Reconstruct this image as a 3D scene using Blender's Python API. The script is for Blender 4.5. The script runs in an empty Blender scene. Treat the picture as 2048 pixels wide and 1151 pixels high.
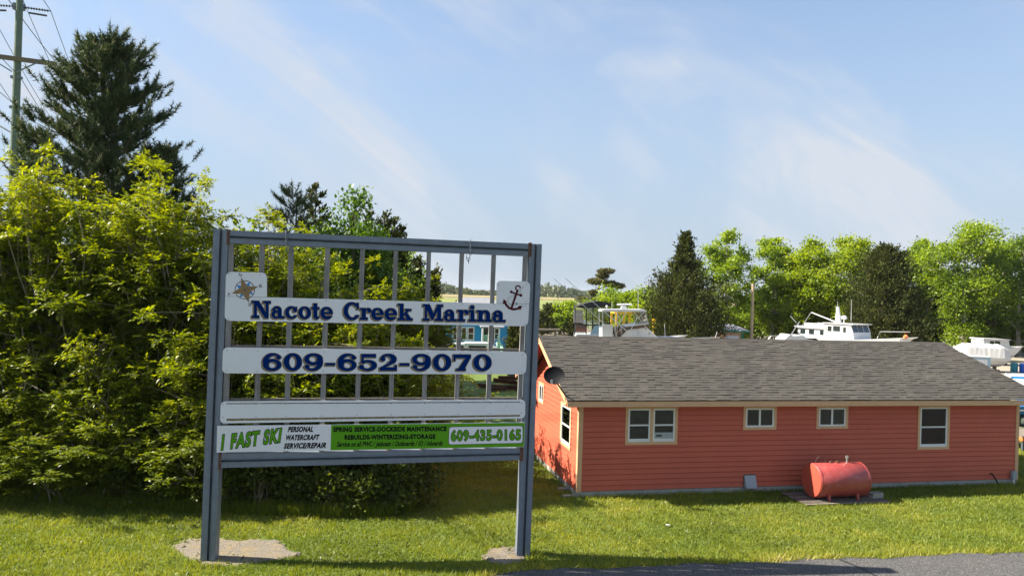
import bpy, bmesh, math, random
import numpy as np
from mathutils import Vector, Matrix

scene = bpy.context.scene
COL = scene.collection
rng = np.random.default_rng(11)
R = math.radians

# ------------------------------------------------------------------ camera
F, IW, IH = 1480.0, 2048.0, 1151.0
CAMZ, ROLL, PITCH = 5.9, R(1.7), R(0.25)
_fw = np.array([0, math.cos(PITCH), math.sin(PITCH)])
_up0 = np.array([0, -math.sin(PITCH), math.cos(PITCH)])
_r0 = np.array([1.0, 0, 0])
_rt = math.cos(ROLL) * _r0 + math.sin(ROLL) * _up0
_up = -math.sin(ROLL) * _r0 + math.cos(ROLL) * _up0
CAM = np.array([0, 0, CAMZ])
cd = bpy.data.cameras.new('camera'); cam = bpy.data.objects.new('camera', cd); COL.objects.link(cam)
cd.sensor_fit = 'HORIZONTAL'; cd.sensor_width = 36.0; cd.lens = F / IW * 36.0
cd.clip_start = 0.1; cd.clip_end = 6000
m = Matrix.Identity(4)
for i in range(3):
    m[i][0], m[i][1], m[i][2], m[i][3] = _rt[i], _up[i], -_fw[i], CAM[i]
cam.matrix_world = m
scene.camera = cam

# ------------------------------------------------------------------ sky, sun, exposure
SUN_EL = R(41)
SUN_TO = np.array([-math.cos(R(2.5)) * math.cos(SUN_EL), math.sin(R(2.5)) * math.cos(SUN_EL), math.sin(SUN_EL)])
world = bpy.data.worlds.new('World'); scene.world = world; world.use_nodes = True
wn, wl = world.node_tree.nodes, world.node_tree.links
wn.clear()
w_out = wn.new('ShaderNodeOutputWorld'); w_bg = wn.new('ShaderNodeBackground')
w_sky = wn.new('ShaderNodeTexSky'); w_sky.sky_type = 'NISHITA'; w_sky.sun_disc = False
w_sky.sun_elevation = SUN_EL
w_sky.sun_rotation = math.atan2(SUN_TO[0], SUN_TO[1])
w_sky.air_density = 1.0; w_sky.dust_density = 0.5; w_sky.ozone_density = 2.6; w_sky.altitude = 0
w_tc = wn.new('ShaderNodeTexCoord')
w_sep = wn.new('ShaderNodeSeparateXYZ'); wl.new(w_tc.outputs['Generated'], w_sep.inputs[0])
def wmath(op, a, b=None, clamp=False):
    n = wn.new('ShaderNodeMath'); n.operation = op; n.use_clamp = clamp
    for k, v in enumerate((a, b)):
        if v is None: continue
        if isinstance(v, (int, float)): n.inputs[k].default_value = v
        else: wl.new(v, n.inputs[k])
    return n.outputs[0]
def cirrus(rot, scale, nscale, lo, hi, seed, dist=1.1, detail=9):
    mp = wn.new('ShaderNodeMapping'); mp.vector_type = 'TEXTURE'; mp.inputs['Rotation'].default_value = (0, R(rot), 0)
    mp.inputs['Scale'].default_value = scale; mp.inputs['Location'].default_value = (seed, seed * .37, seed * .7)
    wl.new(w_tc.outputs['Generated'], mp.inputs[0])
    nz = wn.new('ShaderNodeTexNoise'); nz.inputs['Scale'].default_value = nscale
    nz.inputs['Detail'].default_value = detail; nz.inputs['Roughness'].default_value = .55; nz.inputs['Distortion'].default_value = dist
    wl.new(mp.outputs[0], nz.inputs['Vector'])
    mr = wn.new('ShaderNodeMapRange'); mr.interpolation_type = 'SMOOTHSTEP'
    mr.inputs['From Min'].default_value = lo; mr.inputs['From Max'].default_value = hi
    wl.new(nz.outputs[0], mr.inputs[0]); return mr.outputs[0]
c1 = cirrus(24, (1.5, 1, .55), 2.6, .42, .66, 4.4, .9)          # broad soft bands
c2 = cirrus(34, (3.2, 1.4, .30), 5.0, .36, .72, 9.7, .7)        # fine fibres inside them
c3 = cirrus(-70, (1.6, 1, .6), 1.9, .40, .62, 2.3, .8)          # where bands are present at all
cl = wmath('MULTIPLY', wmath('MULTIPLY', c1, wmath('ADD', wmath('MULTIPLY', c2, .8), .35)), wmath('ADD', wmath('MULTIPLY', c3, .6), .42))
cl = wmath('MULTIPLY', cl, 1.4, True)
veil = wn.new('ShaderNodeMapRange'); veil.interpolation_type = 'SMOOTHSTEP'
veil.inputs['From Min'].default_value = .45; veil.inputs['From Max'].default_value = .0; veil.inputs['To Min'].default_value = .28; veil.inputs['To Max'].default_value = .92
wl.new(w_sep.outputs[2], veil.inputs[0])
w_hz = wn.new('ShaderNodeMix'); w_hz.data_type = 'RGBA'; wl.new(veil.outputs[0], w_hz.inputs[0]); wl.new(w_sky.outputs[0], w_hz.inputs[6]); w_hz.inputs[7].default_value = (2.2, 2.65, 3.25, 1)
w_mix = wn.new('ShaderNodeMix'); w_mix.data_type = 'RGBA'
wl.new(cl, w_mix.inputs[0]); wl.new(w_hz.outputs[2], w_mix.inputs[6]); w_mix.inputs[7].default_value = (3.15, 3.4, 3.8, 1)
wl.new(w_mix.outputs[2], w_bg.inputs[0]); w_bg.inputs[1].default_value = 0.073
wl.new(w_bg.outputs[0], w_out.inputs[0])
sd = bpy.data.lights.new('sun', 'SUN'); sd.energy = 5.0; sd.angle = R(.55); sd.color = (1, .90, .74)
sun = bpy.data.objects.new('sun', sd); COL.objects.link(sun); sun.location = (-30, 5, 40)
sun.rotation_euler = Vector(-SUN_TO).to_track_quat('-Z', 'Y').to_euler()
scene.view_settings.view_transform = 'Standard'; scene.view_settings.look = 'None'
scene.view_settings.exposure = 1.6; scene.view_settings.gamma = 1.0
scene.view_settings.use_curve_mapping = False
scene.render.engine = 'CYCLES'
scene.cycles.max_bounces = 6; scene.cycles.transparent_max_bounces = 8

# ------------------------------------------------------------------ pixel helpers (directions only; depth comes from planes)
def ray(px, py): return _fw + (px - IW / 2) / F * _rt - (py - IH / 2) / F * _up
def ground(px, py, z=0.0):
    d = ray(px, py); return CAM + d * ((z - CAMZ) / d[2])
def at(px, py, Y):
    d = ray(px, py); return CAM + d * (Y / d[1])
def on_plane(px, py, p, n):
    d = ray(px, py); return CAM + d * (np.dot(p - CAM, n) / np.dot(d, n))

# ------------------------------------------------------------------ mesh helpers
def link(o, parent=None):
    COL.objects.link(o)
    if parent is not None: o.parent = parent
    return o
def tag(o, label=None, cat=None, group=None, kind=None):
    if label: o['label'] = label
    if cat: o['category'] = cat
    if group: o['group'] = group
    if kind: o['kind'] = kind
    return o
def empty(name, loc, rz=0, label=None, cat=None, group=None):
    o = bpy.data.objects.new(name, None); o.empty_display_size = .2
    o.location = loc; o.rotation_euler = (0, 0, rz); link(o); return tag(o, label, cat, group)
class MB:
    """collects polygons into one mesh"""
    def __init__(s): s.v = []; s.f = []; s.t = []
    def add(s, vs, fs, tint=None):
        b = len(s.v); s.v += [tuple(float(c) for c in p) for p in vs]
        s.f += [tuple(b + i for i in f) for f in fs]
        if tint is not None: s.t += [tint] * len(fs)
        return s
    def box(s, c, size, rz=0, M=None, tint=None):
        hx, hy, hz = size[0] / 2, size[1] / 2, size[2] / 2
        vs = [(x, y, z) for x in (-hx, hx) for y in (-hy, hy) for z in (-hz, hz)]
        if rz: ca, sa = math.cos(rz), math.sin(rz); vs = [(x * ca - y * sa, x * sa + y * ca, z) for x, y, z in vs]
        if M is not None: vs = [tuple(M @ Vector(v)) for v in vs]
        vs = [(x + c[0], y + c[1], z + c[2]) for x, y, z in vs]
        return s.add(vs, [(0, 1, 3, 2), (4, 6, 7, 5), (0, 4, 5, 1), (2, 3, 7, 6), (0, 2, 6, 4), (1, 5, 7, 3)], tint)
    def box2(s, a, b, tint=None):
        return s.box([(a[i] + b[i]) / 2 for i in range(3)], [abs(b[i] - a[i]) for i in range(3)], tint=tint)
    def bar(s, p, q, w, h=None, upv=(0, 0, 1), tint=None):
        p, q = Vector(p), Vector(q); d = (q - p); L = d.length; d.normalize(); h = h or w
        u = Vector(upv)
        if abs(d.dot(u)) > .98: u = Vector((0, 1, 0))
        sx = d.cross(u).normalized(); uz = sx.cross(d)
        vs = []
        for e in (p, q):
            for a, b in ((-1, -1), (1, -1), (1, 1), (-1, 1)): vs.append(e + sx * (a * w / 2) + uz * (b * h / 2))
        return s.add(vs, [(0, 1, 2, 3), (7, 6, 5, 4), (0, 4, 5, 1), (1, 5, 6, 2), (2, 6, 7, 3), (3, 7, 4, 0)], tint)
    def prism(s, top, off, tint=None):
        """polygon extruded by vector off"""
        n = len(top); b = [tuple(np.array(p) + np.array(off)) for p in top]
        fs = [tuple(range(n)), tuple(range(2 * n - 1, n - 1, -1))] + [(i, i + n, (i + 1) % n + n, (i + 1) % n) for i in range(n)]
        return s.add(list(top) + b, fs, tint)
    def tube(s, path, r0, r1=None, k=6, cap=True, tint=None):
        path = [Vector(p) for p in path]; n = len(path); r1 = r0 if r1 is None else r1
        vs = []; ref = Vector((0.31, 0.17, .93))
        for i, p in enumerate(path):
            d = (path[min(i + 1, n - 1)] - path[max(i - 1, 0)]).normalized()
            a = d.cross(ref)
            if a.length < .1: a = d.cross(Vector((1, 0, 0)))
            a.normalize(); b = d.cross(a); r = r0 + (r1 - r0) * i / (n - 1)
            for j in range(k):
                t = 2 * math.pi * j / k; vs.append(p + (a * math.cos(t) + b * math.sin(t)) * r)
        fs = [(i * k + j, i * k + (j + 1) % k, (i + 1) * k + (j + 1) % k, (i + 1) * k + j) for i in range(n - 1) for j in range(k)]
        if cap: fs += [tuple(range(k))[::-1], tuple((n - 1) * k + j for j in range(k))]
        return s.add(vs, fs, tint)
    def cyl(s, p, q, r, k=12, r1=None): return s.tube([p, q], r, r1, k)
    def lathe(s, c, prof, k=16, axis='z', tint=None):
        vs = []
        for (r, h) in prof:
            for j in range(k):
                t = 2 * math.pi * j / k; x, y = r * math.cos(t), r * math.sin(t)
                vs.append({'z': (c[0] + x, c[1] + y, c[2] + h), 'x': (c[0] + h, c[1] + x, c[2] + y), 'y': (c[0] + x, c[1] + h, c[2] + y)}[axis])
        n = len(prof)
        fs = [(i * k + j, i * k + (j + 1) % k, (i + 1) * k + (j + 1) % k, (i + 1) * k + j) for i in range(n - 1) for j in range(k)]
        fs += [tuple(range(k))[::-1], tuple((n - 1) * k + j for j in range(k))]
        return s.add(vs, fs, tint)
    def build(s, name, mat, parent=None, smooth=False, org=(0, 0, 0)):
        me = bpy.data.meshes.new(name)
        o3 = tuple(org)
        me.from_pydata([(x - o3[0], y - o3[1], z - o3[2]) for x, y, z in s.v], [], s.f)
        if s.t:
            at_ = me.attributes.new('tint', 'FLOAT', 'FACE'); at_.data.foreach_set('value', s.t)
        if smooth: me.polygons.foreach_set('use_smooth', [True] * len(me.polygons))
        bm = bmesh.new(); bm.from_mesh(me); bmesh.ops.recalc_face_normals(bm, faces=bm.faces); bm.to_mesh(me); bm.free()
        if isinstance(mat, (list, tuple)):
            for mm in mat: me.materials.append(mm)
        else: me.materials.append(mat)
        return link(bpy.data.objects.new(name, me), parent)
def mesh_np(name, V, Fc, mat, parent=None, tint=None, smooth=False):
    """V (N,3), Fc (M,k) -> one mesh object, quickly"""
    V = np.asarray(V, dtype=np.float32); Fc = np.asarray(Fc, dtype=np.int32); M_, k = Fc.shape
    me = bpy.data.meshes.new(name)
    me.vertices.add(len(V)); me.vertices.foreach_set('co', V.ravel())
    me.loops.add(M_ * k); me.loops.foreach_set('vertex_index', Fc.ravel())
    me.polygons.add(M_); me.polygons.foreach_set('loop_start', np.arange(0, M_ * k, k, dtype=np.int32))
    if smooth: me.polygons.foreach_set('use_smooth', np.ones(M_, dtype=bool))
    if tint is not None:
        a = me.attributes.new('tint', 'FLOAT', 'FACE'); a.data.foreach_set('value', np.asarray(tint, dtype=np.float32))
    me.update(calc_edges=True); me.materials.append(mat)
    return link(bpy.data.objects.new(name, me), parent)
def copy_tree(o, parent=None):
    c = o.copy(); COL.objects.link(c)
    if parent is not None: c.parent = parent
    for ch in o.children: copy_tree(ch, c)
    return c

# ------------------------------------------------------------------ materials
def new_mat(name):
    mt = bpy.data.materials.new(name); mt.use_nodes = True
    nt = mt.node_tree; return mt, nt.nodes, nt.links, nt.nodes['Principled BSDF']
def noise(nd, lk, scale, detail=5, rough=.6, vec=None, dist=0):
    n = nd.new('ShaderNodeTexNoise'); n.inputs['Scale'].default_value = scale
    n.inputs['Detail'].default_value = detail; n.inputs['Roughness'].default_value = rough; n.inputs['Distortion'].default_value = dist
    if vec is None:
        g = nd.new('ShaderNodeNewGeometry'); vec = g.outputs['Position']
    lk.new(vec, n.inputs['Vector']); return n.outputs[0]
def mapped(nd, lk, scale, rot=(0, 0, 0)):
    g = nd.new('ShaderNodeNewGeometry'); mp = nd.new('ShaderNodeMapping')
    mp.inputs['Scale'].default_value = scale; mp.inputs['Rotation'].default_value = rot
    lk.new(g.outputs['Position'], mp.inputs[0]); return mp.outputs[0]
def ramp(nd, lk, fac, stops):
    r = nd.new('ShaderNodeValToRGB'); el = r.color_ramp.elements
    while len(el) < len(stops): el.new(.5)
    for e, (p, c) in zip(el, stops): e.position = p; e.color = (*c, 1)
    lk.new(fac, r.inputs[0]); return r.outputs[0]
def mixc(nd, lk, fac, a, b, blend='MIX'):
    n = nd.new('ShaderNodeMix'); n.data_type = 'RGBA'; n.blend_type = blend
    for sock, v in ((n.inputs[0], fac), (n.inputs[6], a), (n.inputs[7], b)):
        if isinstance(v, (int, float)): sock.default_value = v
        elif isinstance(v, tuple): sock.default_value = (*v, 1)
        else: lk.new(v, sock)
    return n.outputs[2]
def bump(nd, lk, b, h, strength, dist=.02):
    n = nd.new('ShaderNodeBump'); n.inputs['Strength'].default_value = strength; n.inputs['Distance'].default_value = dist
    lk.new(h, n.inputs['Height']); lk.new(n.outputs[0], b.inputs['Normal'])
def paint(name, col, rough=.5, var=.12, scale=3.0, spec=.4, metal=0, bumpv=0, stain=None, stain_amt=.35, fine=60):
    """painted or plain surface: base colour with broad wear, fine grain and an optional stain colour"""
    mt, nd, lk, b = new_mat(name)
    n1 = noise(nd, lk, scale, 6, .65); n2 = noise(nd, lk, fine, 3, .6)
    dark = tuple(c * (1 - var) for c in col); lite = tuple(min(1, c * (1 + var)) for c in col)
    c = ramp(nd, lk, n1, [(.3, dark), (.7, lite)])
    c = mixc(nd, lk, .25, c, ramp(nd, lk, n2, [(.35, tuple(x * .8 for x in col)), (.65, tuple(min(1, x * 1.15) for x in col))]))
    if stain:
        n3 = noise(nd, lk, scale * 1.7, 8, .7, dist=.6)
        f = ramp(nd, lk, n3, [(.52, (0, 0, 0)), (.68, (stain_amt,) * 3)]); c = mixc(nd, lk, f, c, stain)
    lk.new(c, b.inputs['Base Color'])
    b.inputs['Roughness'].default_value = rough; b.inputs['Specular IOR Level'].default_value = spec; b.inputs['Metallic'].default_value = metal
    if bumpv: bump(nd, lk, b, n2, bumpv)
    return mt
def foliage(name, stops, rough=.45, trans=.35, spec=.35):
    """leaf: colour picked per leaf from the face attribute, light passes through"""
    mt, nd, lk, b = new_mat(name)
    a = nd.new('ShaderNodeAttribute'); a.attribute_name = 'tint'
    c = ramp(nd, lk, a.outputs['Fac'], stops)
    lk.new(c, b.inputs['Base Color']); b.inputs['Roughness'].default_value = rough; b.inputs['Specular IOR Level'].default_value = spec
    tr = nd.new('ShaderNodeBsdfTranslucent')
    hs = nd.new('ShaderNodeHueSaturation'); hs.inputs['Hue'].default_value = .485; hs.inputs['Saturation'].default_value = 1.1; hs.inputs['Value'].default_value = 1.5
    lk.new(c, hs.inputs['Color']); lk.new(hs.outputs[0], tr.inputs['Color'])
    ms = nd.new('ShaderNodeMixShader'); ms.inputs[0].default_value = trans
    lk.new(b.outputs[0], ms.inputs[1]); lk.new(tr.outputs[0], ms.inputs[2])
    lk.new(ms.outputs[0], nd['Material Output'].inputs[0]); return mt
def glass(name, tint=(.75, .8, .8), refl=.0):
    mt, nd, lk, b = new_mat(name)
    tr = nd.new('ShaderNodeBsdfTransparent'); tr.inputs[0].default_value = (*tint, 1)
    gl = nd.new('ShaderNodeBsdfGlossy'); gl.inputs['Roughness'].default_value = .02
    fr = nd.new('ShaderNodeFresnel'); fr.inputs[0].default_value = 1.5
    ad = nd.new('ShaderNodeMath'); ad.inputs[1].default_value = refl; lk.new(fr.outputs[0], ad.inputs[0])
    ms = nd.new('ShaderNodeMixShader'); lk.new(ad.outputs[0], ms.inputs[0]); lk.new(tr.outputs[0], ms.inputs[1]); lk.new(gl.outputs[0], ms.inputs[2])
    lk.new(ms.outputs[0], nd['Material Output'].inputs[0]); return mt

M = {}
M['white'] = paint('white_paint', (.66, .67, .68), .4, .05, 2, stain=(.5, .48, .42), stain_amt=.2)
M['board'] = paint('sign_board_white', (.68, .69, .71), .45, .04, 1.5, stain=(.58, .57, .52), stain_amt=.22)
M['boat_white'] = paint('gelcoat', (.56, .57, .585), .25, .04, 1.2, spec=.5, stain=(.6, .57, .5), stain_amt=.25)
M['dark'] = paint('dark_void', (.02, .022, .024), .7)
M['black'] = paint('black_paint', (.006, .007, .010), .6, .2, spec=.12)
M['canvas_black'] = paint('black_canvas', (.02, .02, .022), .8, .2, 6)
M['rust'] = paint('rusty_steel', (.10, .045, .025), .8, .35, 8, bumpv=.3)
M['steel'] = paint('weathered_galvanised_steel', (.16, .19, .235), .55, .14, 5, spec=.45, metal=.25, stain=(.12, .10, .09), stain_amt=.4)
M['steel_dark'] = paint('groove_steel', (.07, .085, .105), .6, .2, 5, metal=.2)
M['chrome'] = paint('tube_metal', (.55, .56, .58), .3, .06, metal=.8)
M['tan_trim'] = paint('tan_trim_paint', (.58, .345, .20), .55, .07, 2.5, stain=(.34, .20, .11), stain_amt=.25)
M['siding'] = paint('coral_red_siding', (.47, .100, .058), .55, .08, 1.6, spec=.3, fine=30, stain=(.38, .078, .048), stain_amt=.3)
M['concrete'] = paint('concrete', (.33, .32, .29), .9, .2, 5, bumpv=.5, fine=90, stain=(.16, .15, .12), stain_amt=.6)
M['concrete_pad'] = paint('crumbling_concrete', (.30, .26, .21), .95, .4, 5, bumpv=.7, fine=60, stain=(.30, .24, .15), stain_amt=.7)
M['tank'] = paint('faded_red_tank', (.32, .052, .050), .42, .12, 4, spec=.5, stain=(.42, .17, .15), stain_amt=.6)
M['tank_end'] = paint('tank_end_red', (.42, .075, .048), .4, .06, 4, spec=.5)
M['plank'] = paint('grey_weathered_wood', (.20, .17, .14), .85, .3, 7, bumpv=.4, stain=(.08, .065, .05), stain_amt=.7)
M['dark_plank'] = paint('dark_weathered_wood', (.11, .095, .08), .85, .3, 7, bumpv=.4)
M['teal'] = paint('teal_plastic', (.03, .26, .33), .4, .1)
M['blue_plastic'] = paint('blue_plastic', (.01, .10, .50), .35, .1)
M['yellow'] = paint('yellow_steel', (.72, .46, .02), .4, .1)
M['green_paint'] = paint('green_paint', (.02, .22, .11), .5, .1)
M['grey_box'] = paint('grey_paint', (.30, .33, .36), .5, .08)
M['brown'] = paint('brown_trim', (.09, .06, .045), .5, .2)
M['blue_grey'] = paint('blue_grey_panel', (.28, .42, .52), .5, .08)
M['cyan_house'] = paint('bright_blue_siding', (.015, .27, .56), .55, .06)
M['pale_green'] = paint('pale_green_paint', (.30, .55, .42), .55, .08)
M['roof_grey'] = paint('grey_shingle_far', (.24, .25, .28), .9, .15, 4, bumpv=.3)
M['hull_blue'] = paint('blue_hull', (.01, .14, .38), .3, .08, spec=.5)
M['orange'] = paint('orange_paint', (.60, .18, .05), .5, .15)
M['tire'] = paint('rubber', (.02, .02, .02), .8)
M['tarp'] = paint('white_tarp', (.56, .555, .545), .6, .06, 1.5)
M['vinyl'] = glass('clear_vinyl', (.80, .82, .80), .10)
M['glass'] = glass('window_glass', (.50, .58, .54), .02)
M['dark_glass'] = paint('dark_window_glass', (.02, .028, .03), .06, .1, spec=.7)
M['pane_backing'] = paint('window_blind', (.10, .12, .085), .8, .25, 1.2)
M['room'] = paint('dim_room', (.018, .040, .024), .9, .3, 1)
M['screen'] = paint('insect_screen', (.07, .085, .075), .8, .2, 2)
M['bark'] = paint('bark', (.13, .11, .09), .95, .3, 6, bumpv=.6)
M['stem'] = paint('shrub_stem', (.30, .25, .19), .9, .25, 6)
M['pale_bark'] = paint('pale_bark', (.24, .22, .19), .95, .3, 3, bumpv=.5)
M['pole'] = paint('treated_pole', (.13, .17, .14), .9, .2, 3, bumpv=.4)
M['tan_pole'] = paint('tan_pole', (.40, .31, .20), .9, .2, 3)
M['arm_wood'] = paint('crossarm_wood', (.17, .13, .095), .9, .2, 4)
M['insulator'] = paint('insulator_glaze', (.05, .055, .065), .3, .1)
M['wire'] = paint('wire', (.05, .05, .055), .6)
M['navy'] = paint('navy_vinyl_letter', (.001, .020, .12), .7, .03, spec=.0)
M['gold'] = paint('gold_letter_edge', (.20, .165, .10), .6, .05, spec=.15)
M['maroon'] = paint('maroon_vinyl', (.07, .005, .013), .6, .05, spec=.12)
M['print_black'] = paint('black_print', (.006, .006, .006), .7, .03, spec=.1)
M['lime'] = paint('lime_print', (.085, .29, .004), .55, .04, spec=.2)
M['sky_blue'] = paint('blue_print', (.015, .20, .52), .45, .04)
M['bronze'] = paint('bronze_print', (.25, .165, .065), .45, .05)
M['purple_ring'] = paint('purple_print', (.03, .02, .07), .45, .04)
M['print_white'] = paint('white_print', (.70, .71, .72), .45, .03)
M['algae'] = paint('algae_edge', (.16, .12, .045), .9, .5, 14, stain=(.45, .44, .40), stain_amt=1)
M['dirt'] = paint('grimy_edge', (.10, .10, .09), .9, .4, 14, stain=(.45, .44, .40), stain_amt=1)
mt, nd, lk, b = new_mat('broken_concrete')
g = nd.new('ShaderNodeNewGeometry'); v = nd.new('ShaderNodeTexVoronoi'); v.feature = 'DISTANCE_TO_EDGE'; v.inputs['Scale'].default_value = 3.2; lk.new(g.outputs['Position'], v.inputs['Vector'])
n1 = noise(nd, lk, 2.5, 8, .7); n2 = noise(nd, lk, 30, 6, .75); n3 = noise(nd, lk, 5, 6, .7, dist=.8)
c = ramp(nd, lk, n2, [(.3, (.09, .078, .06)), (.5, (.21, .185, .15)), (.7, (.33, .30, .25))])
c = mixc(nd, lk, ramp(nd, lk, n3, [(.48, (0, 0, 0)), (.62, (.8,) * 3)]), c, (.26, .20, .11))
c = mixc(nd, lk, ramp(nd, lk, v.outputs['Distance'], [(0, (.45,) * 3), (.035, (0, 0, 0))]), c, (.10, .085, .065))
lk.new(c, b.inputs['Base Color']); b.inputs['Roughness'].default_value = .95; bump(nd, lk, b, n2, .9, .05); M['concrete_pad'] = mt
# weathered wood uprights: streaks along the height
mt, nd, lk, b = new_mat('weathered_upright_wood')
n1 = noise(nd, lk, 1, 6, .65, mapped(nd, lk, (30, 30, 1.6))); n2 = noise(nd, lk, 2.2, 4)
c = ramp(nd, lk, n1, [(.3, (.14, .135, .128)), (.7, (.30, .29, .28))])
c = mixc(nd, lk, ramp(nd, lk, n2, [(.45, (0, 0, 0)), (.7, (.5,) * 3)]), c, (.10, .085, .075))
lk.new(c, b.inputs['Base Color']); b.inputs['Roughness'].default_value = .9; bump(nd, lk, b, n1, .4); M['upright'] = mt
# shingles: colour per tab (attribute), with granules and weather streaks
mt, nd, lk, b = new_mat('asphalt_shingle')
a = nd.new('ShaderNodeAttribute'); a.attribute_name = 'tint'
c = ramp(nd, lk, a.outputs['Fac'], [(0, (.054, .051, .049)), (.3, (.064, .061, .057)), (.55, (.071, .068, .063)), (.8, (.082, .079, .073)), (1, (.058, .052, .053))])
n1 = noise(nd, lk, 140, 2); n2 = noise(nd, lk, 1.1, 6, .7)
c = mixc(nd, lk, .45, c, ramp(nd, lk, n1, [(.3, (.036, .035, .033)), (.7, (.115, .110, .101))]))
c = mixc(nd, lk, .8, c, ramp(nd, lk, n2, [(.3, (.75, .73, .72)), (.7, (1.15, 1.12, 1.08))]), 'MULTIPLY')
lk.new(c, b.inputs['Base Color']); b.inputs['Roughness'].default_value = .95; b.inputs['Specular IOR Level'].default_value = .2
bump(nd, lk, b, n1, .5, .01); M['shingle'] = mt
# asphalt road
mt, nd, lk, b = new_mat('asphalt')
v = nd.new('ShaderNodeTexVoronoi'); v.inputs['Scale'].default_value = 60
g = nd.new('ShaderNodeNewGeometry'); lk.new(g.outputs['Position'], v.inputs['Vector'])
n1 = noise(nd, lk, .8, 6); n2 = noise(nd, lk, 60, 3)
c = ramp(nd, lk, v.outputs['Color'], [(.2, (.032, .032, .035)), (.6, (.062, .062, .065)), (.9, (.18, .175, .165))])
c = mixc(nd, lk, .7, c, ramp(nd, lk, n1, [(.3, (.8, .8, .82)), (.7, (1.15, 1.13, 1.1))]), 'MULTIPLY')
lk.new(c, b.inputs['Base Color']); b.inputs['Roughness'].default_value = .9; bump(nd, lk, b, n2, .6, .02); M['asphalt'] = mt
M['crack'] = paint('tar_seam', (.02, .02, .022), .7)
# ground under the grass
mt, nd, lk, b = new_mat('lawn_soil')
n1 = noise(nd, lk, .35, 6, .6); n2 = noise(nd, lk, 14, 5, .7)
c = ramp(nd, lk, n2, [(.3, (.05, .085, .010)), (.55, (.10, .15, .016)), (.75, (.17, .20, .035))])
c = mixc(nd, lk, ramp(nd, lk, n1, [(.45, (0, 0, 0)), (.65, (.6,) * 3)]), c, (.14, .135, .035))
lk.new(c, b.inputs['Base Color']); b.inputs['Roughness'].default_value = .95; bump(nd, lk, b, n2, .8, .05); M['soil'] = mt
# gravel lot
mt, nd, lk, b = new_mat('sandy_gravel')
n1 = noise(nd, lk, .12, 6, .6); n2 = noise(nd, lk, 9, 5, .7)
c = ramp(nd, lk, n2, [(.3, (.20, .17, .13)), (.7, (.36, .32, .26))])
c = mixc(nd, lk, ramp(nd, lk, n1, [(.5, (0, 0, 0)), (.7, (.5,) * 3)]), c, (.12, .13, .05))
lk.new(c, b.inputs['Base Color']); b.inputs['Roughness'].default_value = .95; M['gravel'] = mt
# marsh: green grass flats with pale reed belts
mt, nd, lk, b = new_mat('marsh_grass')
n1 = noise(nd, lk, 1, 6, .62, mapped(nd, lk, (.004, .02, 1))); n2 = noise(nd, lk, 1, 5, .7, mapped(nd, lk, (.05, .18, 1)))
c = ramp(nd, lk, n1, [(.32, (.15, .15, .035)), (.5, (.14, .19, .03)), (.62, (.19, .22, .045)), (.74, (.26, .21, .09))])
c = mixc(nd, lk, .35, c, ramp(nd, lk, n2, [(.3, (.07, .09, .02)), (.7, (.26, .26, .07))]))
lk.new(c, b.inputs['Base Color']); b.inputs['Roughness'].default_value = .95; M['marsh'] = mt
M['reed'] = paint('dry_reeds', (.25, .20, .095), .95, .3, .03, fine=.25, stain=(.14, .16, .05), stain_amt=.8)
mt, nd, lk, b = new_mat('creek_water')
b.inputs['Base Color'].default_value = (.03, .05, .06, 1); b.inputs['Roughness'].default_value = .08; b.inputs['Specular IOR Level'].default_value = .6
bump(nd, lk, b, noise(nd, lk, 1.2, 4), .12, .05); M['water'] = mt
# foliage
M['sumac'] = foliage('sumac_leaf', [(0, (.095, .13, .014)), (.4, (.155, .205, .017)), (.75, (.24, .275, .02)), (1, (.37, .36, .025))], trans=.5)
M['bramble'] = foliage('bramble_leaf', [(0, (.04, .065, .014)), (.5, (.085, .115, .018)), (.85, (.14, .17, .024)), (1, (.20, .155, .06))])
M['vine'] = foliage('vine_leaf', [(0, (.045, .10, .012)), (.6, (.09, .18, .018)), (1, (.14, .23, .025))])
M['oak'] = foliage('spring_leaf', [(0, (.11, .18, .02)), (.5, (.18, .27, .025)), (1, (.28, .37, .036))], trans=.5)
M['oak2'] = foliage('yellow_spring_leaf', [(0, (.13, .21, .018)), (.5, (.22, .30, .024)), (1, (.33, .40, .034))], trans=.5)
M['deep'] = foliage('woodland_leaf', [(0, (.055, .105, .018)), (.5, (.10, .17, .022)), (1, (.16, .23, .03))], trans=.45)
M['cedar'] = foliage('cedar_spray', [(0, (.026, .040, .011)), (.5, (.056, .070, .016)), (1, (.115, .118, .028))], rough=.7, trans=.15, spec=.15)
M['pine'] = foliage('pine_needle', [(0, (.028, .052, .026)), (.5, (.062, .095, .036)), (.9, (.13, .15, .048)), (1, (.30, .27, .13))], rough=.55, trans=.15, spec=.2)
M['pine_far'] = foliage('weathered_pine_needle', [(0, (.055, .065, .018)), (.6, (.11, .11, .028)), (1, (.18, .15, .04))], rough=.6, trans=.15)
M['grass'] = foliage('grass_blade', [(0, (.085, .13, .014)), (.35, (.17, .215, .024)), (.7, (.29, .30, .040)), (.9, (.40, .36, .09)), (1, (.50, .42, .20))], rough=.5, trans=.4, spec=.3)
M['far_wood'] = foliage('far_leaf', [(0, (.045, .065, .028)), (.6, (.075, .10, .038)), (1, (.12, .145, .05))], trans=.2)

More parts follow.
